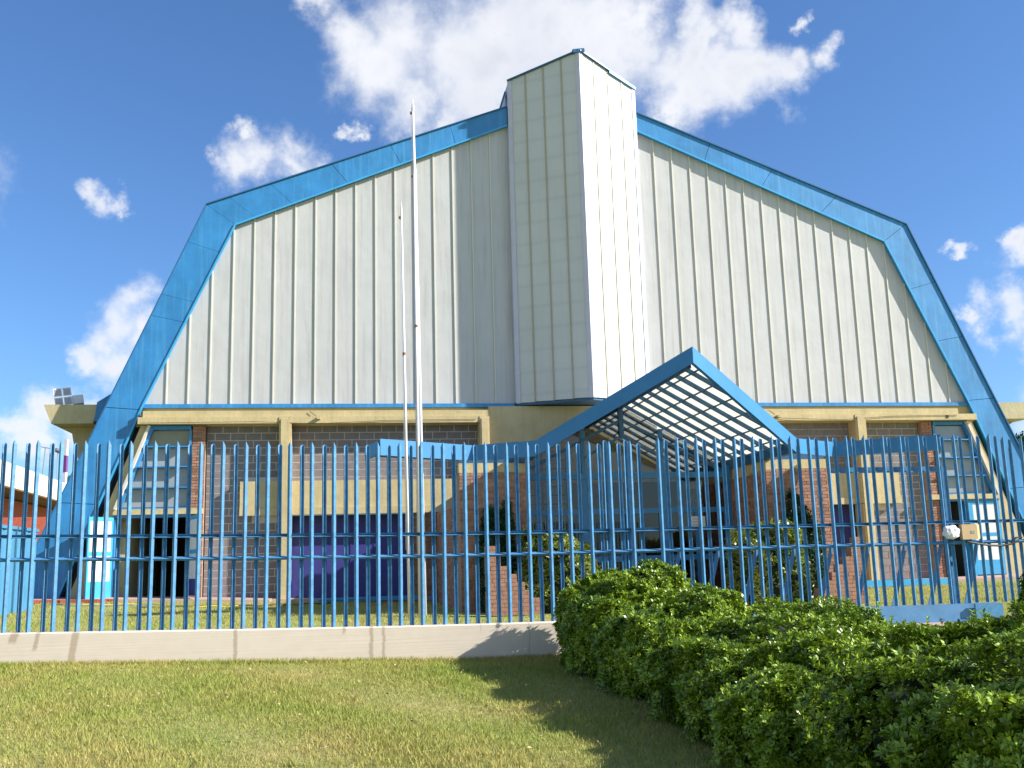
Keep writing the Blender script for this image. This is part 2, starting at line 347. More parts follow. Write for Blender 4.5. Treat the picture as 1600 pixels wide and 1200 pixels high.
# cladding sheets with ribs; the sheet joints repeat every 0.553 m
edges = [(n-21.5)*.553 for n in range(0, 44)]
edges[0] = -11.885; edges[-1] = 11.885
ZB = 5.39
for i in range(43):
    a_, b_ = edges[i], edges[i+1]
    if b_ > -1.9 and a_ < 1.9:
        if b_ > -1.9 and a_ < -1.9: b_ = -1.9
        elif a_ < 1.9 and b_ > 1.9: a_ = 1.9
        else: continue
    pts = [(a_+.004, ZB), (b_-.004, ZB), (b_-.004, max(zin(b_)+.05, ZB+.02))]
    for kx in (9.64, -9.64):
        if a_ < kx < b_: pts.append((kx, zin(kx)+.05))
    pts.append((a_+.004, max(zin(a_)+.05, ZB+.02)))
    obj('cladding_panel', prism(pts, 0, .05), 'sheet', hall)
for i in range(1, 43):
    s = edges[i]
    if abs(s) < 1.95: continue
    obj('rib', bx(s-.016, s+.016, -.028, -.0005, ZB+.005, zin(s)+.03), 'rib', hall)
obj('base_trim', bx(-11.9, -1.95, -.07, .04, 5.28, 5.385), 'blue', hall)
obj('base_trim', bx(1.95, 11.9, -.07, .04, 5.28, 5.385), 'blue', hall)
# portal frame, in sheets with open joints
def lerp(p, q, t): return (p[0]+(q[0]-p[0])*t, p[1]+(q[1]-p[1])*t)
def portal(sg):
    O0, O1, O2 = (1.96*sg, zout(1.96)), (10.42*sg, 10.95), (15.0*sg, .2)
    I0, I1, I2, I3 = (1.96*sg, zin(1.96)), (9.64*sg, 10.38), (11.9*sg, 5.33), (13.86*sg, .2)
    ts = [0, .2, .405, .6, .8, .93] if sg < 0 else [0, .27, .5, .74, 1.0]
    q = [(lerp(O0, O1, t), lerp(I0, I1, t)) for t in ts]
    if sg < 0: q.append((O1, I1))
    def leg(t):
        z = 10.38+(5.33-10.38)*t if t <= 1 else 5.33+(0.2-5.33)*(t-1)
        xi = lerp(I1, I2, t) if t <= 1 else lerp(I2, I3, t-1)
        zo = xi[1]+.33*(1-min(t,1.)*.8); xo = 10.42+(15-10.42)*(10.95-zo)/(10.95-.2)
        return ((xo*sg, zo), xi)
    tl = [.16, .44, .55, 1.02, 1.5] if sg < 0 else [.3, .62, .98, 1.5]
    q += [leg(t) for t in tl] + [(O2, I3)]
    for (a1, a2), (b1, b2) in zip(q, q[1:]):
        g1 = .006
        pts = [lerp(a1, b1, g1/2), lerp(b1, a1, g1/2), lerp(b2, a2, g1/2), lerp(a2, b2, g1/2)]
        bm = prism(pts, -PD-random.uniform(0, .006), .25)
        obj('portal_panel', bm, 'blue', hall)
    # folded lip along the inside edge and thin dark-edged capping outside
    for (p, q2) in ((I0, I1), (I1, I2), (I2, I3)):
        d = Vector((q2[0]-p[0], 0, q2[1]-p[1])).normalized()
        obj('edge_lip', bar((p[0], -PD-.012, p[1]), (q2[0], -PD-.012, q2[1]), .045, .04, up=(0,1,0)), 'blue_lip', hall)
    for (p, q2) in ((O0, O1), (O1, O2)):
        obj('edge_capping', bar((p[0], .05, p[1]), (q2[0], .05, q2[1]), .03, .46, up=(0,1,0)), 'steel', hall)
portal(-1); portal(1)
# roof and flanks behind the portal
prof = [(-14.6,.3),(-10.35,10.85),(0,14.85),(10.35,10.85),(14.6,.3)]
obj('roof', prism([(p[0]*.985, p[1]-.05) for p in prof[1:4]] + [(12.4,6),(-12.4,6)], .3, 30), 'blue', hall)
for sg in (-1, 1):
    obj('flank_wall', prism([(10.2*sg,10.6),(12.55*sg,5.9),(13.15*sg,5.5),(13.2*sg,5.0),(12.6*sg,4.9),(10*sg,10.3)], .3, 30), 'blue', hall)
    obj('gutter_beam', prism([(-14.54*-sg if 0 else 14.54*sg,5.47),(13.17*sg,5.47),(13.28*sg,4.96),(14.33*sg,4.96)], .5, 30), 'conc', hall)
    for k in range(4):
        y = 1.2+k*7.5
        obj('pier', prism([(14.25*sg,4.955),(13.2*sg,4.955),(13.2*sg,4.1),(13.0*sg,.1),(13.75*sg,.1),(13.72*sg,3.9),(13.92*sg,4.5),(13.98*sg,4.8)], y, y+.7), 'conc', hall)
    obj('side_wall', bx(*sorted((12.2*sg, 12.6*sg)), .4, 30, 0, 5.2), 'yellow', hall)
# central pointed bay
TB, TV = .2, 1.28; zl, zv, zr = 14.98, 15.48, 14.94
def tower_face(sg, zt):
    P0 = Vector((1.93*sg, -TB, 0)); P1 = Vector((0, -TV, 0)); n = Vector((sg*.488, -.873, 0)); u = (P1-P0)
    for k in range(4):
        a_, b_ = P0+u*(k/4+.0015), P0+u*((k+1)/4-.0015); za, zb_ = zt+(zv-zt)*k/4, zt+(zv-zt)*(k+1)/4
        i_ = -n*.04
        bm = hexa([(a_.x,a_.y,5.37),(b_.x,b_.y,5.36),(b_.x+i_.x,b_.y+i_.y,5.36),(a_.x+i_.x,a_.y+i_.y,5.37),(a_.x,a_.y,za),(b_.x,b_.y,zb_),(b_.x+i_.x,b_.y+i_.y,zb_),(a_.x+i_.x,a_.y+i_.y,za)])
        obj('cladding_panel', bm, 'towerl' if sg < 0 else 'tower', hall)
        if k: 
            c_ = P0+u*(k/4)+n*.009; obj('rib', bar((c_.x,c_.y,5.37),(c_.x,c_.y,za-.02), .04, .02, up=tuple(n)), 'ribt', hall)
    w_ = u.normalized()
    for (c_, wd, z1) in ((P0+w_*.06+n*.012, .13, zt), (P1-w_*.05+n*.012, .12, zv)):
        obj('corner_trim', bar((c_.x,c_.y,5.35),(c_.x,c_.y,z1+.01), wd, .02, up=tuple(n)), 'trimw', hall)
    a_ = P0+n*.03; b_ = P1+n*.03
    obj('top_flashing', bar((a_.x,a_.y,zt+.02),(b_.x,b_.y,zv+.02), .09, .035), 'steel', hall)
# cladding with faint bands painted in, as purlins dim the sheet from behind
m2 = MT['tower'].copy(); m2.name = 'pale_cladding_purlin_shade'; t = m2.node_tree; b = t.nodes['Principled BSDF']; src = b.inputs['Base Color'].links[0].from_socket
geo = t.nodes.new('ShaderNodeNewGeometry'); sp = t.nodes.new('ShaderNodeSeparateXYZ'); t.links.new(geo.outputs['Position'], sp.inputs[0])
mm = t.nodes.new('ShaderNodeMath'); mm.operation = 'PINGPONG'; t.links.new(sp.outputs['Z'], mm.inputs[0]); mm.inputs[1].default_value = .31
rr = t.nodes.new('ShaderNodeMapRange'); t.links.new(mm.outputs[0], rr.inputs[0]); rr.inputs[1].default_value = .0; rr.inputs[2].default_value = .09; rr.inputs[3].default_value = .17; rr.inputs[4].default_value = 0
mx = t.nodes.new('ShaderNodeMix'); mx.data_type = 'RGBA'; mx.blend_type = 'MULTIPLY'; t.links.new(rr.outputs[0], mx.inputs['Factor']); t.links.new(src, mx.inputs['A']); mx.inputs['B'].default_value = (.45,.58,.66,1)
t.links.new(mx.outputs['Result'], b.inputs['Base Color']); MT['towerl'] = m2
tower_face(-1, zl); tower_face(1, zr)
obj('bay_soffit', slab([(-1.9,.02),(-1.9,-TB+.03),(0,-TV+.06),(1.9,-TB+.03),(1.9,.02)], 5.30, 5.355), 'steel', hall)
obj('bay_back_wall', hexa([(-1.88,-.12,5.4),(1.88,-.12,5.4),(1.88,2.4,5.4),(-1.88,2.4,5.4),(-1.88,-.12,14.9),(1.88,-.12,14.9),(1.88,2.4,14.6),(-1.88,2.4,14.6)]), 'steel', hall)
obj('bay_cheek', bx(-1.94,-1.885,-.19,2.4,5.4,14.9), 'trimw', hall); obj('bay_cheek', bx(1.885,1.94,-.19,2.4,5.4,14.86), 'trimw', hall)
obj('bay_roof', hexa([(-1.9,-TB,14.92),(0,-TV,15.42),(0,2.3,15.3),(-1.9,2.3,14.85),(-1.9,-TB,14.96),(0,-TV,15.46),(0,2.3,15.35),(-1.9,2.3,14.9)]), 'steel', hall)
obj('bay_roof', hexa([(1.9,-TB,14.88),(0,-TV,15.42),(0,2.3,15.3),(1.9,2.3,14.82),(1.9,-TB,14.92),(0,-TV,15.46),(0,2.3,15.35),(1.9,2.3,14.86)]), 'steel', hall)
obj('ridge_cap', bar((-.18,-TV+.06,15.47),(.16,-TV+.06,15.52), .22, .10), 'steel', hall)
obj('ridge_cap', bar((-2.15,.1,14.2),(-1.98,.1,14.75), .3, .05), 'steel', hall)
obj('bent_flashing', bar((1.0,-.75,15.16),(1.95,-.2,14.93), .10, .05), 'blue', hall)

# yellow cornice, band and columns
ZC = (4.82, 5.0, 5.17)
for a_, b_ in ((-12.0,-2.73),(2.73,11.4)):
    obj('cornice', bx(max(a_,-11.86), b_, -.28, .2, ZC[1], ZC[2]), 'yellow', hall)
for a_, b_ in ((-11.97,-8.37),(-8.05,-3.0),(3.0,8.05),(8.37,11.95)):
    obj('cornice_step', bx(a_, b_, -.34, .2, ZC[0], ZC[1]-.003), 'yellow', hall)
obj('upper_wall', bx(-12.1, 12.1, .03, .3, 4.8, 5.36), 'yellow', hall)
obj('centre_wall', bx(-2.73, 2.73, -.25, .02, 2.0, 5.275), 'yellow', hall)
for sg in (-1, 1):
    for c_ in (8.21, 2.865):
        w_ = .16 if c_ > 5 else .135
        for za, zt in ((0.0, 2.39), (2.405, 3.29), (3.305, 4.985)):
            obj('column', bx(c_*sg-w_, c_*sg+w_, -.36, .12, za, zt), 'yellow', hall)
        obj('column_face', bx(c_*sg-w_+.05, c_*sg+w_-.05, -.385, -.362, .1, 4.93), 'yellow', hall)
    # lintel band
    def sb(a, b, *r): return bx(min(a*sg, b*sg), max(a*sg, b*sg), *r)
    for a_, b_ in ((9.37, 8.375), (8.045, 3.01)):
        obj('lintel', sb(a_, b_, -.14, .2, 2.585, 3.30), 'yellow', hall); obj('lintel_lip', sb(a_, b_, -.19, .2, 2.40, 2.58), 'yellow', hall)
    # end bay: brick pillar, sill, sloping pier
    obj('sill_band', sb(12.52, 10.30, -.20, .1, 2.48, 2.62), 'yellow', hall)
    obj('sloping_pier', prism([(11.72*sg,4.81),(12.47*sg,2.63),(12.52*sg,2.47),(12.52*sg,.2),(13.62*sg,.2),(11.93*sg,4.81)], -.10, .2), 'yellow', hall)
    obj('gap_shade_sheet', prism([(11.8*sg,4.8),(12.6*sg,4.8),(14.3*sg,.2),(13.3*sg,.2)], .27, .3), 'black', hall)  # black sheet stands in for the dark of the gap
    obj('pier_edge', bar((11.70*sg,-.12,4.80),(12.48*sg,-.12,2.62), .07, .22, up=(0,1,0)), 'roofw', hall)  # pale strip stands in for the brightly lit side face of the pier

# concrete block walls, block by block
bud = [300]; stuffb = []
bl = {}
def blocks(s0, s1, z0_, z1_, y, hide=None, order=0):
    wall = obj('block_wall', bx(s0, s1, y+.006, y+.2, z0_, z1_), 'mortar', hall)
    bl[wall.name] = []
    z = z1_; r_ = 0
    while z > z0_+.02:
        zb_ = max(z-.2, z0_); x = s0-(.2 if r_ % 2 else .0)
        while x < s1-.02:
            a_, b_ = max(x, s0), min(x+.4, s1)
            if b_-a_ > .03 and not (hide and hide(a_, b_, zb_, z)): bl[wall.name].append((wall, a_, b_, zb_, z, y))
            x += .4
        z -= .2; r_ += 1
    return wall
hl = lambda a_, b_, c_, d_: (a_ < -8.37 and b_ > -9.37 and c_ < 3.3 and d_ > 2.40 and a_ > -9.45)
hr = lambda a_, b_, c_, d_: (b_ > 8.37 and b_ < 9.45 and c_ < 3.3 and d_ > 2.40)
Y0 = .12
w1 = blocks(-10.27, -8.36, .22, 4.82, Y0, hl); w2 = blocks(-8.06, -3.0, 3.28, 4.82, Y0)
w3 = blocks(8.36, 10.27, .1, 4.82, Y0, hr); w4 = blocks(3.0, 8.06, 3.28, 4.82, Y0)
shared = {}
blk = bl[w1.name] + bl[w2.name] + bl[w3.name] + sorted(bl[w4.name], key=lambda t_: -(t_[1] > 4.9))
for k, (wall, a_, b_, c_, d_, y) in enumerate(blk):
    if k < 300:
        key = (round(b_-a_, 2), round(d_-c_, 2)); hw, hh = (b_-a_)/2-.011, (d_-c_)/2-.011
        if key not in shared:
            me = bpy.data.meshes.new('block'); bm = bx(-hw, hw, -.002, .01, -hh, hh); bm.to_mesh(me); bm.free(); me.materials.append(MT['block']); shared[key] = me
        o = bpy.data.objects.new('block', shared[key]); COL.objects.link(o); o.parent = wall; o.location = ((a_+b_)/2, y+random.uniform(-.001, .002), (c_+d_)/2)
    else: stuffb.append((wall, a_, b_, c_, d_, y))
if stuffb:
    bm = B()
    for (wall, a_, b_, c_, d_, y) in stuffb: box(bm, a_+.011, b_-.011, y-.012, y+.01, c_+.011, d_-.011)
    obj('block', bm, 'block', w4, kind='stuff')
# brickwork as real courses (one mesh each)
def bricks(bm, s0, s1, z0_, z1_, y0, y1, bw=.24, bh=.075, g_=.012):
    z = z0_; r_ = 0
    while z < z1_-.01:
        x = s0-(bw/2 if r_ % 2 else 0)
        while x < s1-.01:
            a_, b_ = max(x, s0), min(x+bw, s1)
            if b_-a_ > .025:
                e = random.uniform(-.003, .003); box(bm, a_+g_/2, b_-g_/2, y0+e, y1, z+g_/2, min(z+bh, z1_)-g_/2)
            x += bw
        z += bh; r_ += 1
    return bm
for sg in (-1, 1):
    a_, b_ = sorted((10.62*sg, 10.29*sg)); pl = obj('brick_pillar', bx(a_+.01, b_-.01, -.05, .2, .2, 4.815), 'bmortar', hall)
    obj('brick', bricks(B(), a_, b_, .2, 4.81, -.075, -.04), 'brick', pl, kind='stuff')
a_, b_ = -4.92, -3.02
pl = obj('brick_panel', bx(a_, b_, .02, .2, .0, 2.39), 'bmortar', hall); obj('brick', bricks(B(), a_, b_, 0, 2.38, -.01, .03), 'brick', pl, kind='stuff')
pl = obj('brick_panel', bx(3.02, 4.92, .02, .2, .0, 2.39), 'bmortar', hall); obj('brick', bricks(B(), 3.02, 4.92, 0, 2.38, -.01, .03), 'brick', pl, kind='stuff')

# openings: left bay window and door
def louvre_window(sg):
    fr = obj('louvre_window', bar((11.66*sg,-.06,4.74),(12.40*sg,-.06,2.66), .10, .12, up=(0,1,0)), 'blue', hall)
    obj('frame', bx(*sorted((10.66*sg, 11.72*sg)), -.10, .05, 4.70, 4.80), 'blue', fr)
    obj('frame', bx(*sorted((10.64*sg, 10.70*sg)), -.10, .05, 2.65, 4.695), 'blue', fr)
    obj('frame', bx(*sorted((10.70*sg, 12.40*sg)), -.10, .05, 2.625, 2.66), 'blue', fr)
    zs = [2.66, 3.17, 3.71, 4.24, 4.70]; slx = lambda z: 11.66+(4.74-z)/(4.74-2.66)*.74
    for k in range(4):
        za, zb_ = zs[k]+.02, zs[k+1]-.02
        obj('pane', prism([(10.71*sg, za), (slx(za)*sg-.0*sg, za), (slx(zb_)*sg, zb_), (10.71*sg, zb_)], .02, .04), ('panerefl' if (k == 3 and sg < 0) else 'pane'), fr)
        if k: obj('transom', bx(*sorted((10.71*sg, (slx(zs[k])-.03)*sg)), -.19, .04, zs[k]-.012, zs[k]+.02), 'blue', fr)
louvre_window(-1); louvre_window(1)
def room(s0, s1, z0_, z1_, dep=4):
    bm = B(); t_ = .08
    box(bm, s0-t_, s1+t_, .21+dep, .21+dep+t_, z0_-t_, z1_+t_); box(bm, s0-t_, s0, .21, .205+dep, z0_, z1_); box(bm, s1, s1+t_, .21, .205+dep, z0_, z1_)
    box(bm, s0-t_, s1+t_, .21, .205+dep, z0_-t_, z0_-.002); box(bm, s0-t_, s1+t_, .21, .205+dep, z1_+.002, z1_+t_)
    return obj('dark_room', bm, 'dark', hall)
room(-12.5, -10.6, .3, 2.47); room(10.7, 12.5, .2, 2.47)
obj('door_frame', bx(-12.53,-12.47,-.13,.2,.3,2.40), 'blue', hall); obj('door_frame', bx(-10.66,-10.60,-.13,.2,.3,2.40), 'blue', hall); obj('door_frame', bx(-12.53,-10.60,-.13,.2,2.405,2.475), 'blue', hall)
def leaf(h, e, z0_, z1_, kick, label=None, m='white'):
    hx, ex = Vector((h[0], -h[1], 0)), Vector((e[0], -e[1], 0)); d = (ex-hx); n = Vector((-d.y, d.x, 0)).normalized()
    def piece(t0, t1, za, zb_, th):
        a_, b_ = hx+d*t0, hx+d*t1; o_ = n*th
        return hexa([tuple((a_-o_)+Vector((0,0,za))), tuple((b_-o_)+Vector((0,0,za))), tuple((b_+o_)+Vector((0,0,za))), tuple((a_+o_)+Vector((0,0,za))), tuple((a_-o_)+Vector((0,0,zb_))), tuple((b_-o_)+Vector((0,0,zb_))), tuple((b_+o_)+Vector((0,0,zb_))), tuple((a_+o_)+Vector((0,0,zb_)))])
    dr = obj('door', piece(.07, .93, z0_+.42, z1_-.1, .014), m, hall, label=label)
    obj('stile', piece(0, .07, z0_, z1_, .022), 'cyan', dr); obj('stile', piece(.93, 1, z0_, z1_, .022), 'cyan', dr)
    zm = z0_+.42+(z1_-z0_-.5)*.45
    obj('rail', piece(.07, .93, z1_-.1, z1_, .021), 'cyan', dr); obj('rail', piece(.07, .93, zm-.05, zm+.05, .021), 'cyan', dr)
    obj('kick_panel', piece(.07, .93, z0_, z0_+.42, .019), kick, dr)
leaf((-12.52,.14), (-12.95,.86), .4, 2.42, 'cyan', 'white door leaf standing open in full sun')
leaf((-10.62,.14), (-10.27,.92), .4, 2.42, 'navy', 'open door leaf with navy foot panel, turned away from the sun')
leaf((12.50,.10), (11.58,.10), .28, 2.42, 'cyan', 'closed door leaf with light blue foot panel')
obj('door_frame', bx(10.66,10.82,-.13,.2,.2,2.42), 'blue', hall); obj('door_frame', bx(11.50,11.57,-.13,.2,.2,2.42), 'cyan', hall); obj('door_frame', bx(10.66,12.53,-.13,.2,2.425,2.477), 'blue', hall)
for sg in (-1, 1):
    a_, b_ = sorted((8.045*sg, 4.93*sg)); obj('roller_door', bx(a_, b_, .30, .35, .0, 2.4), 'navy', hall, label='violet blue painted door recessed between the columns')
    for k in range(5):
        x = a_+(b_-a_)*(k+.5)/5; obj('door_batten', bx(x-.012, x+.012, .285, .299, .1, 2.38), 'navy', hall)
# small fittings on the cornice
for s, z in ((-7.38, 4.94), (5.62, 4.93)):
    l_ = obj('bracket_lamp', bx(s, s+.09, -.47, -.345, z-.03, z+.04), 'yellow', hall); obj('arm', bar((s-.02,-.32,z+.06),(s-.2,-.31,z+.2), .012, .012), 'black', l_)
obj('wire', tube([(-11.9,-.36,4.84),(-9,-.37,4.86),(-7.4,-.36,4.80),(-5.5,-.36,4.88),(-3.1,-.36,4.9)], .006, 6), 'black', hall)
obj('wire', tube([(4.6,-.36,4.95),(6.2,-.37,4.87),(7.6,-.37,4.83),(9.2,-.36,4.93),(11.3,-.36,4.95)], .007, 6), 'black', hall)
obj('vent_hole', bx(10.95,11.03,-.352,-.341,4.87,4.95), 'black', hall)

# ------------------------------------------------------------------ entrance porch
porch = thing('entrance_porch', 'entrance porch with pointed blue gable canopy and glazed front between brick piers', 'porch', HO, TH)
VS = (0, 9.3); CR = (2.8, 7.55); KN = (4.0, 6.8); WE = (5.92, 7.85)
FH = .32
for sg in (-1, 1):
    nm = 'shaded' if sg < 0 else 'sunlit'
    def P(p, z, back=0): return (p[0]*sg, -(p[1]-back), z)
    # sloping gable board, level board, wing board; each 0.14 thick going back
    def board(p, q, zp, zq, name='fascia_board', th=.14, m='fascia'):
        return obj(name, hexa([P(p, zp-FH), P(q, zq-FH), P(q, zq-FH, th), P(p, zp-FH, th), P(p, zp), P(q, zq), P(q, zq, th), P(p, zp, th)]), m, porch)
    board(VS, CR, 5.0, 3.42); board(CR, KN, 3.42, 3.42)
    board((4.003, 6.8), WE, 3.42, 3.44)
    # wing slab behind the wing board
    obj('wing_slab', slab([(p[0]*sg, -p[1]) for p in ((4.02,6.64),(5.9,7.68),(6.15,7.35),(4.1,6.2))], 3.15, 3.38), 'steel', porch)
    obj('wing_end', bar((5.95*sg,-7.8,3.28),(6.2*sg,-7.3,3.2), .03, .26), 'fascia', porch)
    # eave beam and front plate
    obj('eave_beam', bx(*sorted((2.72*sg, 2.86*sg)), -7.4, -.3, 3.12, 3.36), 'steel', porch)
    obj('concrete_beam', bx(*sorted((2.74*sg, 2.98*sg)), -6.0, -.3, 2.86, 3.115), 'yellow', porch)
    obj('concrete_beam', bx(*sorted((2.985*sg, 4.2*sg)), -5.98, -5.7, 2.92, 3.13), 'yellow', porch)
    obj('flat_roof', bx(*sorted((2.99*sg, 4.18*sg)), -5.95, -5.0, 3.135, 3.25), 'steel', porch)
    # rafters
    for k in range(14):
        d = 9.0-.667*k; smax = min(2.78, (9.3-d)*1.6-.12)
        if smax < .15: continue
        zt = lambda s: 4.88-.5643*s
        obj('rafter', hexa([(.02*sg,-d-.028,zt(0)-.095),(smax*sg,-d-.028,zt(smax)-.095),(smax*sg,-d+.028,zt(smax)-.095),(.02*sg,-d+.028,zt(0)-.095),(.02*sg,-d-.028,zt(0)),(smax*sg,-d-.028,zt(smax)),(smax*sg,-d+.028,zt(smax)),(.02*sg,-d+.028,zt(0))]), 'steel', porch)
        # translucent sheet between this rafter and the next
        d2 = d-.667
        if d2 > .1:
            s2 = min(2.82, (9.3-d2)*1.6-.1)
            obj('roof_sheet', hexa([(0,-d,zt(0)+.02),(smax*sg,-d,zt(smax)+.02),(s2*sg,-d2,zt(s2)+.02),(0,-d2,zt(0)+.02),(0,-d,zt(0)+.028),(smax*sg,-d,zt(smax)+.028),(s2*sg,-d2,zt(s2)+.028),(0,-d2,zt(0)+.028)]), 'transl', porch)
    for k in range(6):
        s = .35+.44*k; dm = 9.3-(s/1.6)-.15
        obj('purlin', bar((s*sg,-min(dm,9.1),4.875-.5643*s),(s*sg,-.35,4.875-.5643*s), .028, .03), 'steel', porch)
    # brick pier (front) and garden-side wall
    a_, b_ = sorted((2.72*sg, 4.2*sg)); pr = obj('brick_pier', bx(a_+.012, b_-.012, -6.002, -5.1, -.05, 2.91), 'bmortar', porch)
    obj('brick', bricks(B(), a_, b_, 0, 2.91, -6.012, -5.98), 'brick', pr, kind='stuff')
    a_, b_ = sorted((2.70*sg, 2.74*sg)); iw = obj('brick_cheek', bx(a_, b_, -5.98, -.3, 0, 2.85), 'bmortar', porch)
    bm = B()
    for r_ in range(38):
        y = -6.0+(.12 if r_ % 2 else 0)
        while y < -.4:
            x0 = 2.685*sg; box(bm, min(x0, x0+.02*sg), max(x0, x0+.02*sg), y+.006, min(y+.234, -.3), r_*.075+.006, r_*.075+.069); y += .24
    obj('brick', bm, 'brick', iw, kind='stuff')
    a_, b_ = sorted((4.05*sg, 4.2*sg)); sw = obj('side_wall', bx(a_, b_, -5.09, -.2, 0, 2.36), 'bmortar', porch)
    bm = B()
    for r_ in range(31):
        y = -5.1+(.12 if r_ % 2 else 0)
        while y < -.3:
            x0 = 4.2*sg; box(bm, min(x0, x0+.015*sg), max(x0, x0+.015*sg), y+.006, min(y+.234, -.21), r_*.075+.006, r_*.075+.069); y += .24
    obj('brick', bm, 'brick', sw, kind='stuff')
obj('ridge_beam', bx(-.04,.04,-9.05,-.3,4.62,4.80), 'steel', porch)
# glazed screen at d = 3.9
YG = -3.9; zt = lambda s: 4.70-.5643*abs(s)
scr = obj('glazed_screen', bx(-2.68, 2.68, YG-.06, YG+.06, 2.92, 3.06), 'fascia', porch)
for s in (-2.62, -.98, .98, 2.62): obj('mullion', bx(s-.07, s+.07, YG-.07, YG+.07, 0, zt(s)-.02 if abs(s) > 2 else 2.915), 'fascia', scr)
for s in (-.98, .98): obj('mullion', bx(s-.05, s+.05, YG-.05, YG+.05, 3.065, zt(s)-.03), 'fascia', scr)
obj('king_post', bx(-.055,.055,YG-.07,YG+.07,3.9,4.63), 'steel', scr)
for sg in (-1, 1):
    obj('brace', bar((0,YG-.02,4.35),(2.5*sg,YG-.02,3.08), .07, .08, up=(0,1,0)), 'steel', scr)
    obj('brace', bar((0,YG-.02,3.95),(.98*sg,YG-.02,3.42), .06, .07, up=(0,1,0)), 'steel', scr)
obj('transom', bx(-2.68, 2.68, YG-.055, YG+.055, 2.08, 2.2), 'fascia', scr)
obj('transom', bx(-2.68, 2.68, YG-.05, YG+.05, 0.02, .28), 'fascia', scr)
def pane(pts): obj('pane', prism(pts, YG-.005, YG+.005), 'glass', scr)
for a_, b_ in ((-2.55,-1.05),(-.91,.91),(1.05,2.55)):
    pane([(a_, 2.2), (b_, 2.2), (b_, 2.92), (a_, 2.92)])
    pane([(a_, 3.06), (b_, 3.06), (b_, zt(b_))] + ([(0, zt(0))] if a_ < 0 < b_ else []) + [(a_, zt(a_))])
for a_, b_ in ((-2.55,-1.85),(-1.83,-1.05),(-.91,-.01),(.01,.91),(1.05,1.80),(1.82,2.55)):
    fr = obj('glass_door', bx(a_, b_, YG-.045, YG+.03, .95, 1.08), 'fascia', porch)
    obj('stile', bx(a_, a_+.07, YG-.04, YG+.03, .28, 2.08), 'fascia', fr); obj('stile', bx(b_-.07, b_, YG-.04, YG+.03, .28, 2.08), 'fascia', fr)
    obj('pane', bx(a_+.07, b_-.07, YG-.004, YG+.004, .28, .95), 'glass', fr); obj('pane', bx(a_+.07, b_-.07, YG-.004, YG+.004, 1.08, 2.08), 'glass', fr)
# pale gridded window deep in the hall, seen through the left glass
gw = obj('grid_window', bx(-2.6,-.9,-1.6,-1.55,1.95,3.9), 'roofw', porch)
for k in range(9): obj('grid_bar', bx(-2.6+k*.21,-2.585+k*.21,-1.63,-1.605,1.95,3.9), 'black', gw)
for k in range(9): obj('grid_bar', bx(-2.6,-.9,-1.66,-1.635,2.0+k*.23,2.02+k*.23), 'black', gw)
obj('back_wall', bx(-2.69, 2.69, -.45, -.3, 0, 3.1), 'trunk', porch); obj('inner_door', bx(.2,1.6,-.5,-.46,0,2.1), 'dark', porch); obj('inner_door', bx(-2.0,-.6,-.5,-.46,0,2.1), 'dark', porch)  # back wall in dark brown, the porch shade put into its colour
obj('porch_floor', bx(-2.69, 2.69, -5.4, -.3, -.05, .06), 'pink', porch)
obj('notice', bx(1.62,1.98,YG-.062,YG-.052,1.72,1.98), 'white', porch, label='white paper notice on a glass door')
for k in range(3): obj('print_line', bx(1.66,1.94,YG-.066,YG-.063,1.77+k*.07,1.785+k*.07), 'grey', porch)

# stepped brick garden walls either side, every brick its own
for sg, side in ((-1, 'left'), (1, 'right')):
    pw = thing('planter_wall', 'stepped brick planter wall, sunlit, falling towards the porch doors, ' + ('left of the porch' if sg < 0 else 'right of the porch'), 'wall', W(0, 0), TH, 'stepped brick walls beside the porch')
    nb = 0; mesh_c = {}
    core = B()
    for r_ in range(17):
        z = .0+r_*.078; smin = 2.85+max(0, (r_-2))*.078*.86 if r_ > 2 else 2.85
        smin = 2.85+math.floor(max(0, r_-1)/2.2)*.155
        if smin > 3.78: smin = 3.72
        box(core, min(smin*sg+.012*sg, 3.9*sg), max(smin*sg+.012*sg, 3.9*sg), -7.902, -7.698, z, z+.078)
        x = smin-(.12 if r_ % 2 else 0)
        while x < 3.9-.02:
            a_, b_ = max(x, smin), min(x+.24, 3.92)
            if b_-a_ > .04:
                key = round(b_-a_, 2)
                if key not in mesh_c:
                    me = bpy.data.meshes.new('brick'); bm = bx(-(b_-a_)/2+.004, (b_-a_)/2-.004, -.11, .11, -.0345, .0345); bm.to_mesh(me); bm.free(); me.materials.append(MT['brick']); mesh_c[key] = me
                o = bpy.data.objects.new('brick', mesh_c[key]); COL.objects.link(o); o.parent = pw; o.location = ((a_+b_)/2*sg, -7.8+random.uniform(-.004,.004), z+.039); nb += 1
            x += .24
    obj('mortar', core, 'bmortar', pw)

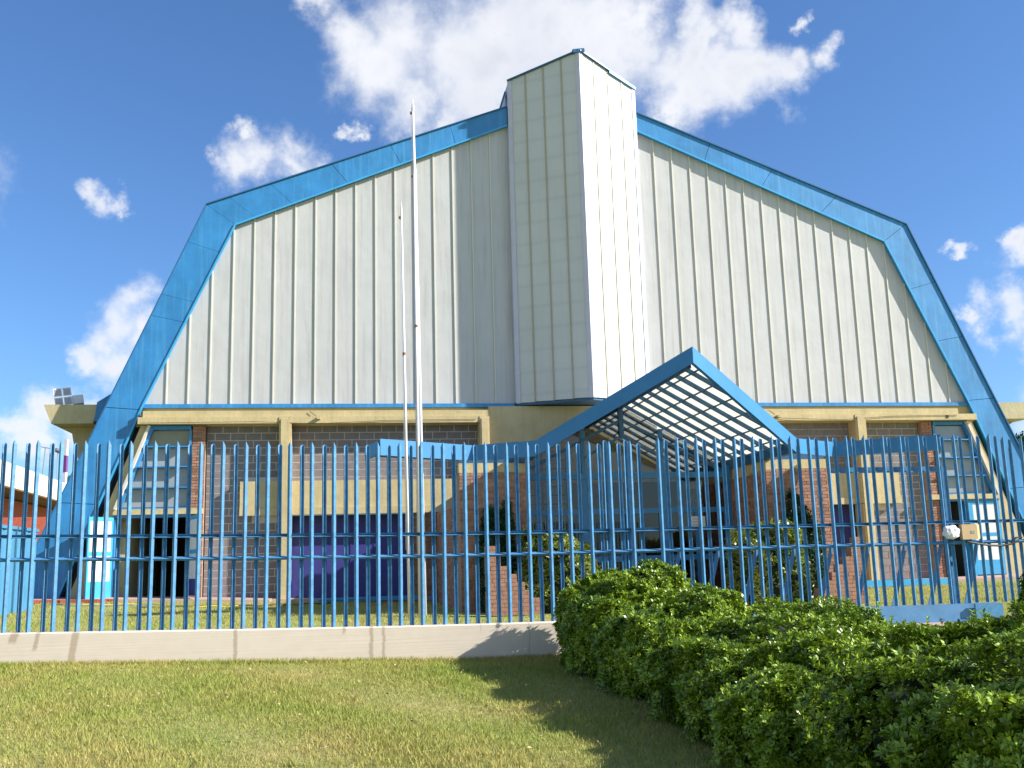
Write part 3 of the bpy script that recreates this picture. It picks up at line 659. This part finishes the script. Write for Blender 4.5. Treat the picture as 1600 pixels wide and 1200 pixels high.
# ------------------------------------------------------------------ leaves
def leaf_cloud(pts, nrm, size, per, spread=1.0):
    n = len(pts); P = np.repeat(pts, per, 0); Nn = np.repeat(nrm, per, 0)
    ref = np.where(np.abs(Nn[:, 2:3]) > .9, np.array([[1., 0, 0]]), np.array([[0, 0, 1.]]))
    T = np.cross(Nn, ref); T /= np.linalg.norm(T, axis=1, keepdims=True); Bt = np.cross(Nn, T)
    ang = (np.tile(np.arange(per), n)*2*np.pi/per*1.0+np.repeat(rng.uniform(0, 6.28, n), per)) + rng.normal(0, .25, n*per)
    out = T*np.cos(ang)[:, None] + Bt*np.sin(ang)[:, None]
    lift = rng.uniform(.15, 1.1, n*per)[:, None]/spread
    d = out + Nn*lift; d /= np.linalg.norm(d, axis=1, keepdims=True)
    side = np.cross(d, Nn); side /= np.linalg.norm(side, axis=1, keepdims=True)+1e-9
    L_ = size*rng.uniform(.7, 1.25, n*per)[:, None]; w_ = L_*.19
    up = np.cross(side, d)
    v0 = P + d*L_*.12; v1 = P + d*L_*.62 + side*w_ + up*L_*.06; v2 = P + d*L_ - up*L_*.05; v3 = P + d*L_*.62 - side*w_ + up*L_*.06
    V = np.stack([v0, v1, v2, v3], 1).reshape(-1, 3); Fq = np.arange(len(V)).reshape(-1, 4)
    return V, Fq
def lump(p, amp, f, ph):
    return amp*(np.sin(p[:,0]*f+ph)*np.cos(p[:,1]*f*.9+ph*2)+.6*np.sin(p[:,2]*f*1.3+p[:,0]*f*.7+ph)+.45*np.sin(p[:,1]*f*2.1+p[:,0]*1.9*f-ph))
def mound_pts(c, r, n, ph, amp=.05):
    u = rng.normal(size=(n, 3)); u[:, 2] = np.abs(u[:, 2])*1.0; u /= np.linalg.norm(u, axis=1, keepdims=True)
    # boxier than an ellipsoid
    e = .72; q = np.sign(u)*np.abs(u)**e; q /= np.linalg.norm(q, ord=4, axis=1, keepdims=True)**.55
    p = q*np.array(r); nr = u/np.array(r); nr /= np.linalg.norm(nr, axis=1, keepdims=True)
    w = p+np.array(c); k = 1+lump(w, amp, 5.2, ph)+lump(w, amp*.55, 13., ph*3)
    k = k*rng.normal(1, .018, n)
    return p*k[:, None]+np.array(c), nr
def shrub(name, c, r, n, ph, label, group, m='leaf', size=.05, per=7, amp=.05, core=True):
    base = gz(c[0], c[1]); h = r[2]
    t_ = thing(name, label, 'bush' if m != 'leafd' else 'climber', (c[0], c[1], base), 0, group)
    pts, nr = mound_pts((0, 0, 0), r, n, ph, amp)
    nn = nr*.75+np.array([[0, 0, .45]])+rng.normal(0, .33, (n, 3)); nn /= np.linalg.norm(nn, axis=1, keepdims=True)
    V, Fq = leaf_cloud(pts, nn, size, per); me = meshnp('foliage', V, Fq)
    obj('foliage', me, m, t_, kind='stuff')
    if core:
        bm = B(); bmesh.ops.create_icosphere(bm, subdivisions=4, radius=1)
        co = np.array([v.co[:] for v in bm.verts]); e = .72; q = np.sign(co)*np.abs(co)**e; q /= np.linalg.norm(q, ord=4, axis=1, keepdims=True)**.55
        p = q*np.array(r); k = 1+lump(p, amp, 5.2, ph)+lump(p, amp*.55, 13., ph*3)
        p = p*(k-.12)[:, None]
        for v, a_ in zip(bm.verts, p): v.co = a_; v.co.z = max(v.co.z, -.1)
        obj('dark_core', bm, 'leafin', t_)  # added core, near black for the shade inside, stops see-through
    if m == 'leaf':
        ns = max(30, n//70); idx = rng.integers(0, n, ns); sp_ = []; sn_ = []; bm = B()
        for i_ in idx:
            q_ = pts[i_]; dr = nr[i_]*.5+np.array([0,0,.8])+rng.normal(0,.25,3); dr /= np.linalg.norm(dr); L0 = rng.uniform(.04,.11)
            if q_[2] < r[2]*.25: continue
            e_ = q_+dr*L0; tube([tuple(q_-dr*.03), tuple(e_)], [.0022,.0014], 4, bm)
            for f_ in (.55, .8, 1.0): sp_.append(q_+dr*L0*f_); sn_.append(dr)
        obj('twigs', bm, 'trunk', t_, kind='stuff')
        V, Fq = leaf_cloud(np.array(sp_), np.array(sn_), size*.85, 5, .5); obj('new_shoots', meshnp('new_shoots', V, Fq), 'shoot', t_, kind='stuff')
    bm = B()
    for k in range(6): a_ = k*1.05+ph; tube([(.05*math.cos(a_), .05*math.sin(a_), -.05), (r[0]*.4*math.cos(a_), r[1]*.4*math.sin(a_), h*.45), (r[0]*.7*math.cos(a_), r[1]*.7*math.sin(a_), h*.75)], [.018,.012,.006], 6, bm)
    obj('stem', bm, 'trunk', t_)
    return t_
SH = dict(amp=.085)
G1 = 'clipped glossy hedge in front of the fence'
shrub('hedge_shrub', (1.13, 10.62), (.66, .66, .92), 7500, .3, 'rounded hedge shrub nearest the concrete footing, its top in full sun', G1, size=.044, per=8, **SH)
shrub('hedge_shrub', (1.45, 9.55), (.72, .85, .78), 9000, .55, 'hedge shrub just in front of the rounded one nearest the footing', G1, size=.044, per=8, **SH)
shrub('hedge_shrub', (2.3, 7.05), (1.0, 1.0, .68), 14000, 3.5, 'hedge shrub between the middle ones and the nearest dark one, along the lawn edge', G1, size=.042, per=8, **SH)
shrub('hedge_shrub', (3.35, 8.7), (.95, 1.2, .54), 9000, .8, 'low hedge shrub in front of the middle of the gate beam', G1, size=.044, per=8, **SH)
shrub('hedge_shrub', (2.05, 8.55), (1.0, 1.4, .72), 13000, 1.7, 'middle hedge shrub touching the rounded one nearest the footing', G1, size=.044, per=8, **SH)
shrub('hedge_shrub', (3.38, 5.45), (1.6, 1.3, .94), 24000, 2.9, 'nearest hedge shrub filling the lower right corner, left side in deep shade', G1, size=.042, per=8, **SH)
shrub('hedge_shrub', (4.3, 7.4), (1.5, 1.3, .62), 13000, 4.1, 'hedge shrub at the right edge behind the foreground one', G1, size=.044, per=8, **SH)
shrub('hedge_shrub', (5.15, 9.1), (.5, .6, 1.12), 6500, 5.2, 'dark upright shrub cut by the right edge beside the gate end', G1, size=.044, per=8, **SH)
for sg, ph in ((-1, .9), (1, 2.2)):
    sd_ = 'left' if sg < 0 else 'right'
    p = W(-2.35 if sg < 0 else 2.2, 6.9); shrub('variegated_bush', (p.x, p.y), (.75, .6, 1.5 if sg < 0 else 1.55), 1500, ph, 'yellow and green leaved bush behind the stepped wall, ' + sd_ + ' of the porch', 'bushes beside the porch', m='leaf2', size=.12, per=6, amp=.09)
    p = W(3.45*sg, 6.25); shrub('climbing_ivy', (p.x, p.y), (.33, .2, 2.05), 900, ph+1, 'dark climber growing up the ' + sd_ + ' brick pier', 'climbers on the brick piers', m='leafd', size=.10, per=6, amp=.12)

# ------------------------------------------------------------------ fence
fence = thing('steel_fence', 'tall blue steel paling fence on a low concrete footing along the lawn', 'fence', FO, FTH)
def footing(s0, s1, name='footing'):
    n = max(2, int((s1-s0)/.4)); bm = B(); S = np.linspace(s0, s1, n); R_ = []
    for s in S:
        t_ = .34+float(zlift(s)); b0 = float(zb(s))-.25
        R_.append([bm.verts.new(q) for q in ((s,-.11,b0),(s,-.10,t_-.012),(s,-.088,t_),(s,.10,t_),(s,.10,b0))])
    for a_, b_ in zip(R_, R_[1:]):
        for k in range(4): bm.faces.new((a_[k], b_[k], b_[k+1], a_[k+1]))
    bm.faces.new(R_[0][::-1]); bm.faces.new(R_[-1]); return obj(name, bm, 'footing', fence)
footing(-8.5, 1.62); footing(6.05, 9)
def angle_iron(h, w=.0345, t_=.004, fwd=True, tip=.055):
    # L section, vertex to the front (fwd) or to the back, slant-cut top
    sg = -1 if fwd else 1; q = w*.7071
    prof_ = [(-q, 0), (0, sg*q), (q, 0), (q-t_, -0.0*sg), (0, sg*(q-t_*1.4)), (-q+t_, 0)]
    bm = B(); lo = [bm.verts.new((x, y-sg*q*.5, 0)) for x, y in prof_]
    tops = [h-tip, h, h-tip, h-tip, h-.004, h-tip]
    if not fwd: tops = [h-tip*.35, h, h-tip*.35, h-tip*.35, h-.004, h-tip*.35]
    hi = [bm.verts.new((x, y-sg*q*.5, z)) for (x, y), z in zip(prof_, tops)]
    for i in range(6): bm.faces.new((lo[i], lo[(i+1)%6], hi[(i+1)%6], hi[i]))
    bm.faces.new(lo[::-1]); 
    for tri in ((0,1,4,5),(1,2,3,4)): bm.faces.new([hi[i] for i in tri])
    bmesh.ops.recalc_face_normals(bm, faces=bm.faces)
    me = bpy.data.meshes.new('paling'); bm.to_mesh(me); bm.free(); me.materials.append(MT['fence']); return me
mf, mb = angle_iron(2.04), angle_iron(2.02, fwd=False)
def paling(parent, s, front, z=None):
    o = bpy.data.objects.new('paling', mf if front else mb); COL.objects.link(o); o.parent = parent
    o.location = (s+random.uniform(-.004,.004), -.034 if front else .036, (z if z is not None else .335+float(zlift(s)))+random.uniform(-.004,.003)); o.rotation_euler = (random.uniform(-.002,.002), random.uniform(-.0022,.0022), random.uniform(-.03,.03))
k = -11
while True:
    s = -5.448+.2432*k
    if s > 1.42: break
    paling(fence, s, True); paling(fence, s+.128, False); k += 1
s = 6.11
while s < 8.5: paling(fence, s, True); paling(fence, s+.118, False); s += .236
def rail(parent, s0, s1, zc, kind_):
    # section shaped for light effect: upper rail dark over light, lower light over dark
    n = max(2, int((s1-s0)/.5)); S = np.linspace(s0, s1, n); bm = B(); R_ = []
    if kind_ == 'low': pr = [(-.030,-.002),(.018,.022),(.024,.018),(.004,-.020),(-.004,-.022)]
    else: pr = [(-.022,.024),(.02,.024),(.02,-.014),(-.030,-.014),(-.031,-.010),(.006,.002)]
    for s in S:
        z = zc+float(zlift(s)); R_.append([bm.verts.new((s, y, z+w)) for y, w in pr])
    for a_, b_ in zip(R_, R_[1:]):
        for k in range(len(pr)): bm.faces.new((a_[k], b_[k], b_[(k+1)%len(pr)], a_[(k+1)%len(pr)]))
    bm.faces.new(R_[0][::-1]); bm.faces.new(R_[-1]); return obj('rail', bm, 'fence', parent)
for nm, zc in (('hi', 1.332), ('low', 1.092)): rail(fence, -8.4, 1.5, zc, nm); rail(fence, 6.06, 8.8, zc, nm)

gate = thing('sliding_gate', 'blue steel sliding gate of palings standing on a heavy beam behind the hedge', 'gate', FO, FTH)
s = 1.703; k = 0
while s < 6.0:
    paling(gate, s, True, .375); paling(gate, s+.118, False, .375); s += .2345
for s in (1.082, 1.33): paling(gate, s+.0, False, .375)
rail(gate, 1.5, 6.0, 1.332, 'hi'); rail(gate, 1.5, 6.0, 1.092, 'low')
obj('gate_beam', bx(1.5, 5.8, -.07, .07, .17, .368), 'gateb', gate); obj('beam_lip', bx(1.5, 5.8, -.095, -.072, .17, .19), 'gateb', gate)
obj('frame_rail', bx(3.93, 5.30, .07, .12, 1.96, 2.025), 'fence', gate)
obj('frame_rail_lip', bx(3.93, 5.30, .055, .068, 1.955, 1.972), 'fence', gate)
obj('frame_post', bx(5.31, 5.385, .065, .13, -.05, 2.03), 'fence', gate)
for k in range(9):
    s = 1.72+k*.469
    obj('stay', hexa([(s-.02,.09,.36),(s+.035,.09,.36),(s+.035,.10,.36),(s-.02,.10,.36),(s+.20,.09,1.08),(s+.25,.09,1.08),(s+.25,.10,1.08),(s+.20,.10,1.08)]), 'gateb', gate)
obj('end_box', bx(5.45, 5.80, -.13, -.1, .12, .37), 'fence', gate)

# parcel and hose left between the rails
tag(obj('plastic_bag', (lambda bm: (bmesh.ops.create_icosphere(bm, subdivisions=3, radius=1), [setattr(v, 'co', Vector((v.co.x*.105+.012*math.sin(v.co.z*9), v.co.y*.05+.008*math.sin(v.co.x*11), (abs(v.co.z)**.7)*math.copysign(.085, v.co.z)*(1+.06*math.sin(v.co.x*7))))) for v in bm.verts], bm)[2])(B()), 'bag', smooth=True), 'crumpled white plastic bag wedged between the rails beside the cardboard', 'plastic bag')
bpy.data.objects['plastic_bag'].location = FO+FS*5.28+FN*.06+Vector((0,0,1.215)); bpy.data.objects['plastic_bag'].rotation_euler = (0,0,FTH)
cb = thing('cardboard_box', 'flattened brown cardboard box stuck between the fence rails beside the bag', 'box', FO+FS*5.54+FN*.05+Vector((0,0,1.125)), FTH)
obj('box_body', bx(-.13,.06,-.035,.03,0,.18), 'card', cb); obj('box_flap', bar((.062,-.03,.09),(.13,.02,.09), .008, .17), 'card', cb); obj('print_mark', bx(-.02,.03,-.038,-.0355,.07,.10), 'grey', cb)
hp = [FO+FS*(s_+.12)+FN*(.06)+Vector((0,0,z_)) for s_, z_ in ((5.35,1.10),(5.5,1.07),(5.65,1.045),(5.8,1.04),(5.92,1.055),(6.02,1.09),(6.08,1.135),(6.0,1.13),(5.95,1.10))]
tag(obj('black_hose', tube(hp, .012, 8), 'black'), 'black hose looped over the lower gate rail right of the cardboard', 'hose')

# ------------------------------------------------------------------ flagpoles
def flagpole(base, top, r0, r1, label, joint=None):
    b_ = Vector(base); t_ = Vector(top); b_.z = gz(b_.x, b_.y)-.02
    th = thing('flagpole', label, 'flagpole', b_, 0, 'white flagpoles behind the fence'); d = t_-b_
    L_ = d.length; u = d.normalized(); pts = [(0,0,0)]; rad = [r0]
    if joint: pts += [u*(joint-.02), u*joint]; rad += [r0*.93, r0*.70]
    pts += [u*(L_-.28)]; rad += [r1]
    obj('pole', tube(pts, rad, 14), 'pole', th, smooth=True)
    obj('finial', tube([u*(L_-.279), u*(L_-.2), u*L_], [r1*1.15, r1*1.0, r1*.12], 12), 'pole', th)
    obj('pulley', tube([Vector(u*(L_-.33))+Vector((-r1-.035,0,0)), Vector(u*(L_-.33))+Vector((-r1-.002,0,0))], .035, 12), 'rust', th)
    obj('halyard', tube([Vector(u*(L_-.36))+Vector((-r1-.02,-.02,0)), u*(L_*.5)+Vector((-r1-.015,-.02,0)), u*1.3+Vector((-r0-.01,-.02,0))], .004, 5), 'grey', th)
    obj('stain', tube([u*(L_*.62)-u*.03, u*(L_*.62)+u*.03], r0*.98 if not joint else r0*.9, 10), 'rust', th)
    return th
flagpole((-2.0,18.8,0), (-2.09,18.8,8.09), .030, .018, 'shortest and thinnest of the three white flagpoles, leftmost')
flagpole((-1.90,19.8,0), (-1.925,19.8,9.35), .036, .030, 'middle white flagpole, right behind the tall one')
flagpole((-1.86,20.3,0), (-1.99,20.3,11.0), .046, .030, 'tallest white flagpole, its tip above the blue roof edge', joint=9.4)
st = tag(obj('standpipe', tube([(-1.83,19.6,-.02),(-1.83,19.6,1.35),(-1.83,19.52,1.42)], [.02,.02,.03], 10), 'card'), 'short cream standpipe beside the flagpoles', 'pipe')

# ------------------------------------------------------------------ small things on the lawn behind the fence
bm = B()
bd = thing('stacked_boards', 'light blue boards lying on the ground in front of the violet door', 'boards', W(-6.2, .7, 0.14), TH)
for k, (x0, x1, y, z, m_) in enumerate(((-1.1,1.6,0,.0,'cyan'),(-.9,1.9,.09,.0,'cyan'),(-1.2,.2,-.06,.05,'cyan'),(-.7,1.5,.03,.05,'cyan'))):
    obj('board', bx(x0, x1, y-.045, y+.045, z, z+.045), m_, bd)
kb = tag(obj('low_blue_kerb', bx(0, 3.3, -.06, .06, 0, .17), 'cyan'), 'low light blue kerb beam in front of the right block wall', 'kerb'); kb.location = W(6.1, 2.0, .10); kb.rotation_euler = (0,0,TH)
ed = thing('brick_edging', 'row of red bricks edging the pavement by the left portal leg', 'edging', W(-13.2, 1.15, 0), TH)
bm = bx(-.105,.105,-.05,.05,0,.12); me = bpy.data.meshes.new('brick'); bm.to_mesh(me); bm.free(); me.materials.append(MT['redbrick'])
for k in range(13):
    o = bpy.data.objects.new('brick', me); COL.objects.link(o); o.parent = ed; p = W(-13.2-1.7+k*.225, 1.15); o.location = (-1.7+k*.225, random.uniform(-.02,.02), gz(p.x, p.y)-.03); o.rotation_euler = (random.uniform(-.1,.1), 0, random.uniform(-.12,.12))
def ground_line(name, pts, r_, m_, label, cat):
    P_ = []
    for i in range(len(pts)-1):
        for t_ in np.linspace(0, 1, 8, endpoint=False):
            a_ = Vector(pts[i]).lerp(Vector(pts[i+1]), t_); p = W(a_.x, a_.y); P_.append((p.x, p.y, gz(p.x, p.y)+.035+.012*math.sin(a_.x*9)))
    tag(obj(name, tube(P_, r_, 6), m_), label, cat)
ground_line('garden_hose', [(-11.2,3.6),(-10,3.1),(-8.6,2.9),(-7.6,2.4),(-6.8,1.6)], .022, 'trunk', 'dark hose lying across the grass before the left block wall', 'hose')
ground_line('yellow_cord', [(-13.6,1.7),(-12.6,2.4),(-11.4,2.2),(-10.0,3.3),(-8.9,3.0)], .012, 'yell', 'yellow cord trailing over the grass at the left', 'cord')
ground_line('blue_cord', [(-13.5,1.9),(-12.8,2.7),(-11.9,2.8),(-10.9,2.7)], .010, 'gateb', 'thin blue cord on the grass beside the yellow one', 'cord')

# floodlights on the left gutter
fl = thing('floodlight_cluster', 'cluster of four grey floodlights on the left gutter beam', 'floodlight', W(-14.05, -.9, 5.47), TH)
obj('bracket', bx(-.02,.42,-.02,.02,0,.04), 'grey', fl)
fl.rotation_euler = (0, -.18, TH+.35)
for i in range(2):
    for j in range(2):
        x_ = -.2+j*.23; z_ = .15+i*.25
        h_ = obj('floodlight', hexa([(x_-.105,-.12,z_-.11),(x_+.105,-.12,z_-.11),(x_+.06,.1,z_-.05),(x_-.06,.1,z_-.05),(x_-.105,-.12,z_+.11),(x_+.105,-.12,z_+.11),(x_+.06,.1,z_+.06),(x_-.06,.1,z_+.06)]), 'pole', fl)
        obj('lamp_glass', bx(x_-.08,x_+.08,-.126,-.1205,z_-.085,z_+.085), 'grey', h_)
obj('ballast_box', bx(.16,.42,-.1,.1,.045,.28), 'pole', fl)

# ------------------------------------------------------------------ left background
cf = thing('corrugated_fence', 'light blue corrugated sheet fence beside the left portal leg', 'fence', W(-13.55, 0, 0), TH)
bm = B(); prev = None; ncr = 80
for i in range(ncr+1):
    y = -(2.9+(9.5-2.9)*i/ncr); x = .02*math.sin(i*math.pi/2+.4)
    v = [bm.verts.new((x, y, .18)), bm.verts.new((x, y, 1.98+.0))]
    if prev: bm.faces.new((prev[0], v[0], v[1], prev[1]))
    prev = v
cs = obj('sheet', bm, 'corr', cf); sm = cs.modifiers.new('t', 'SOLIDIFY'); sm.thickness = .004
obj('top_rail', bx(-.03,.05,-9.5,-2.9,1.985,2.05), 'corr', cf); obj('bottom_beam', bx(-.04,.08,-9.5,-2.9,.02,.17), 'gateb', cf)
for k in range(4): obj('post', bx(-.06,0-.025,-(3+k*2.1),-(2.93+k*2.1),0,2.0), 'gateb', cf)

hs = thing('canteen_building', 'long red brick building with a deep white roof edge at the left', 'building', Vector((-41, 80.15, -1.29)), .21); hs.scale = (2.29,)*3
obj('roof_edge', hexa([(-.2,-12,4.17),(0,-12,4.17),(0,26,4.17),(-.2,26,4.17),(-.2,-12,5.0),(0,-12,5.0),(0,26,5.0),(-.2,26,5.0)]), 'roofw', hs)
obj('roof', bx(-12,-.21,-12,26,4.2,4.9), 'trunk', hs)  # roof body in dark wood brown, soffit shade put into the colour
wl = obj('wall', bx(-11,-1.6,-1.0,24,0,4.15), 'redbrick', hs)
for k in range(4): obj('vent_slot', bx(-3.1+k*.28,-2.95+k*.28,-1.05,-1.025,2.35,2.75), 'black', wl)
obj('downpipe', bar((-3.6,-1.1,3.0),(-1.4,-1.1,2.85), .06, .07), 'gateb', hs)
obj('wall_wing', bx(-2.2, 3.2, 3.0, 3.4, 0, 3.2), 'redbrick', hs)
def bpt(x, y, dist): # a far point seen at this direction, used for the tiny skyline bits
    v = _F*F_ + _X*(x-800) - _U*(y-600); return Vector((0,0,EYE)) + v*(dist/v.y)
p0 = bpt(100, 757, 106); cz = thing('chimney', 'white chimney pipe with a purple band beyond the low building', 'chimney', (p0.x, p0.y, 4.0))
obj('shaft', bx(-.2,.2,-.2,.2,0,bpt(100,738,106).z-4), 'pole', cz); obj('band', bx(-.22,.22,-.22,.22,bpt(100,738,106).z-3.999,bpt(100,712,106).z-4), 'purple', cz); obj('upper_shaft', bx(-.2,.2,-.2,.2,bpt(100,712,106).z-3.999,bpt(100,687,106).z-4), 'pole', cz)
p0 = bpt(66, 745, 104); an = thing('television_aerial', 'thin T-shaped aerial on the low roof at the left', 'aerial', (p0.x, p0.y, p0.z))
p1 = bpt(71, 700, 104)-p0; obj('mast', tube([(0,0,0), p1], .05, 6), 'grey', an); obj('crossbar', tube([bpt(58,697,104)-p0, bpt(80,701,104)-p0], .045, 6), 'grey', an)
p0 = bpt(89, 704, 100); ln = thing('yard_lamp', 'small hooded lamp above the low roof at the left', 'lamp', (p0.x, p0.y, p0.z)); ln.scale = (2.2,)*3
obj('hood', tube([(-.06,0,.1),(0,0,.02),(.16,0,-.05)], [.04,.12,.10], 10), 'grey', ln); obj('post', tube([(.05,0,-.05),(.05,0,-2.2)], .015, 6), 'grey', ln)
def far_tree(x, y0_, dist, h_, w_, label, ph):
    p = bpt(x, 860, dist); t_ = thing('tree', label, 'tree', (p.x, p.y, .2)); n = 1500
    u = rng.normal(size=(n, 3)); u /= np.linalg.norm(u, axis=1, keepdims=True); rr_ = rng.uniform(.35, 1, n)[:, None]**.5
    pts = u*rr_*np.array([[w_, w_, h_*.32]])*(1+lump(u, .12, 3, ph))[:, None]+np.array([[0, 0, h_*.68]])
    V, Fq = leaf_cloud(pts, u, .35, 5); obj('crown', meshnp('crown', V, Fq), 'leafd', t_, kind='stuff'); obj('trunk', tube([(0,0,-.3),(.1,0,h_*.4),(0,0,h_*.7)], [.16,.12,.05], 8), 'trunk', t_)
far_tree(112, 730, 120, 13.0, 2.2, 'small dark tree showing between the low roof and the portal leg', .4)
far_tree(1640, 700, 60, 8.0, 3, 'dark tree beyond the right gutter beam', 1.4)

# ------------------------------------------------------------------ grass blades
def blades(n, x0, x1, y0, y1, h, name, cond):
    X = rng.uniform(x0, x1, n*2); Y = rng.uniform(y0, y1, n*2); k = cond(X, Y); X, Y = X[k][:n], Y[k][:n]; n = len(X)
    dens = np.sin(X*1.3+2)*np.sin(Y*1.9)+np.sin(X*3.1+Y*2.3); hh = h*rng.uniform(.5, 1.3, n)*(1+.25*dens)
    hh = np.maximum(hh, h*.3)
    a_ = rng.uniform(0, 6.28, n); w_ = .0022+hh*.05; l_ = rng.uniform(.1, 1.1, n)*hh; b_ = rng.uniform(0, 6.28, n); Z = gh(X, Y)
    v0 = np.stack([X-w_*np.cos(a_), Y-w_*np.sin(a_), Z-.004], -1); v1 = np.stack([X+w_*np.cos(a_), Y+w_*np.sin(a_), Z-.004], -1); v2 = np.stack([X+l_*np.cos(b_), Y+l_*np.sin(b_), Z+hh], -1)
    V = np.stack([v0, v1, v2], 1).reshape(-1, 3); return obj(name, meshnp(name, V, np.arange(len(V)).reshape(-1, 3)), 'blade', kind='stuff')
def cf_(X, Y):
    of = X*FN.x + (Y-FO.y)*FN.y; return (of > .13)
def cb_(X, Y):
    of = X*FN.x + (Y-FO.y)*FN.y; dh = (X-HO.x)*ND.x + (Y-HO.y)*ND.y; s_ = (X-HO.x)*SD.x + (Y-HO.y)*SD.y
    return (of < -.13) & (dh > 1.1) & ~((np.abs(s_-.05) < 2.1) & (dh < 15.3)) & ~((np.abs(s_) < 4.3) & (dh < 8))
o = blades(260000, -6.6, 3.2, 5.2, 12.6, .034, 'grass', cf_); tag(o, 'short mown grass of the lawn in front of the fence', 'grass')
o = blades(130000, -13, 13, 11.5, 28, .05, 'grass', cb_); tag(o, 'grass growing between the fence and the hall', 'grass')
# ragged tufts along the footing
n = 9000; S = rng.uniform(-6.5, 1.4, n); of = .115+rng.gamma(1.3, .03, n); X = FS.x*S+FN.x*of; Y = FO.y+FS.y*S+FN.y*of; Z = gh(X, Y)
hh = rng.uniform(.02, .07, n); a_ = rng.uniform(0, 6.28, n); w_ = .004; b_ = rng.uniform(0, 6.28, n); l_ = hh*.5
V = np.stack([np.stack([X-w_*np.cos(a_), Y-w_*np.sin(a_), Z-.01], -1), np.stack([X+w_*np.cos(a_), Y+w_*np.sin(a_), Z-.01], -1), np.stack([X+l_*np.cos(b_), Y+l_*np.sin(b_), Z+hh], -1)], 1).reshape(-1, 3)
tag(obj('grass_tufts', meshnp('grass_tufts', V, np.arange(len(V)).reshape(-1, 3)), 'blade', kind='stuff'), 'ragged grass tufts along the foot of the concrete footing', 'grass')

# weeds and dry leaves scattered on the front lawn
n = 70; cx = rng.uniform(-6, 1.2, n); cy = rng.uniform(5.8, 10.8, n); per = 26
X = np.repeat(cx, per)+rng.normal(0, .025, n*per); Y = np.repeat(cy, per)+rng.normal(0, .025, n*per); N_ = n*per; Z = gh(X, Y)
hh = rng.uniform(.03, .10, N_)*np.repeat(rng.uniform(.5, 1.2, n), per); a_ = rng.uniform(0, 6.28, N_); b_ = rng.uniform(0, 6.28, N_); l_ = hh*.8; w_ = .004
V = np.stack([np.stack([X-w_*np.cos(a_), Y-w_*np.sin(a_), Z-.01], -1), np.stack([X+w_*np.cos(a_), Y+w_*np.sin(a_), Z-.01], -1), np.stack([X+l_*np.cos(b_), Y+l_*np.sin(b_), Z+hh], -1)], 1).reshape(-1, 3)
tag(obj('weeds', meshnp('weeds', V, np.arange(len(V)).reshape(-1, 3)), 'blade', kind='stuff'), 'longer weed tufts scattered over the front lawn', 'weeds')
n = 420; X = rng.uniform(-6, 2.0, n); Y = rng.uniform(5.8, 11.0, n); k_ = cf_(X, Y); X, Y = X[k_], Y[k_]; n = len(X); Z = gh(X, Y)+.035
a_ = rng.uniform(0, 6.28, n); sz = rng.uniform(.008, .022, n); dz = rng.normal(0, .007, (4, n))
V = np.stack([np.stack([X+sz*np.cos(a_+q_)*(1 if i_ % 2 else .45), Y+sz*np.sin(a_+q_)*(1 if i_ % 2 else .45), Z+dz[i_]], -1) for i_, q_ in enumerate((0, 1.57, 3.14, 4.71))], 1).reshape(-1, 3)
tag(obj('dry_leaves', meshnp('dry_leaves', V, np.arange(len(V)).reshape(-1, 4)), mat('dry_leaf', (.42,.30,.16), .8, .3, 6, island=.4), kind='stuff'), 'small dry leaves lying on the front lawn', 'leaves')
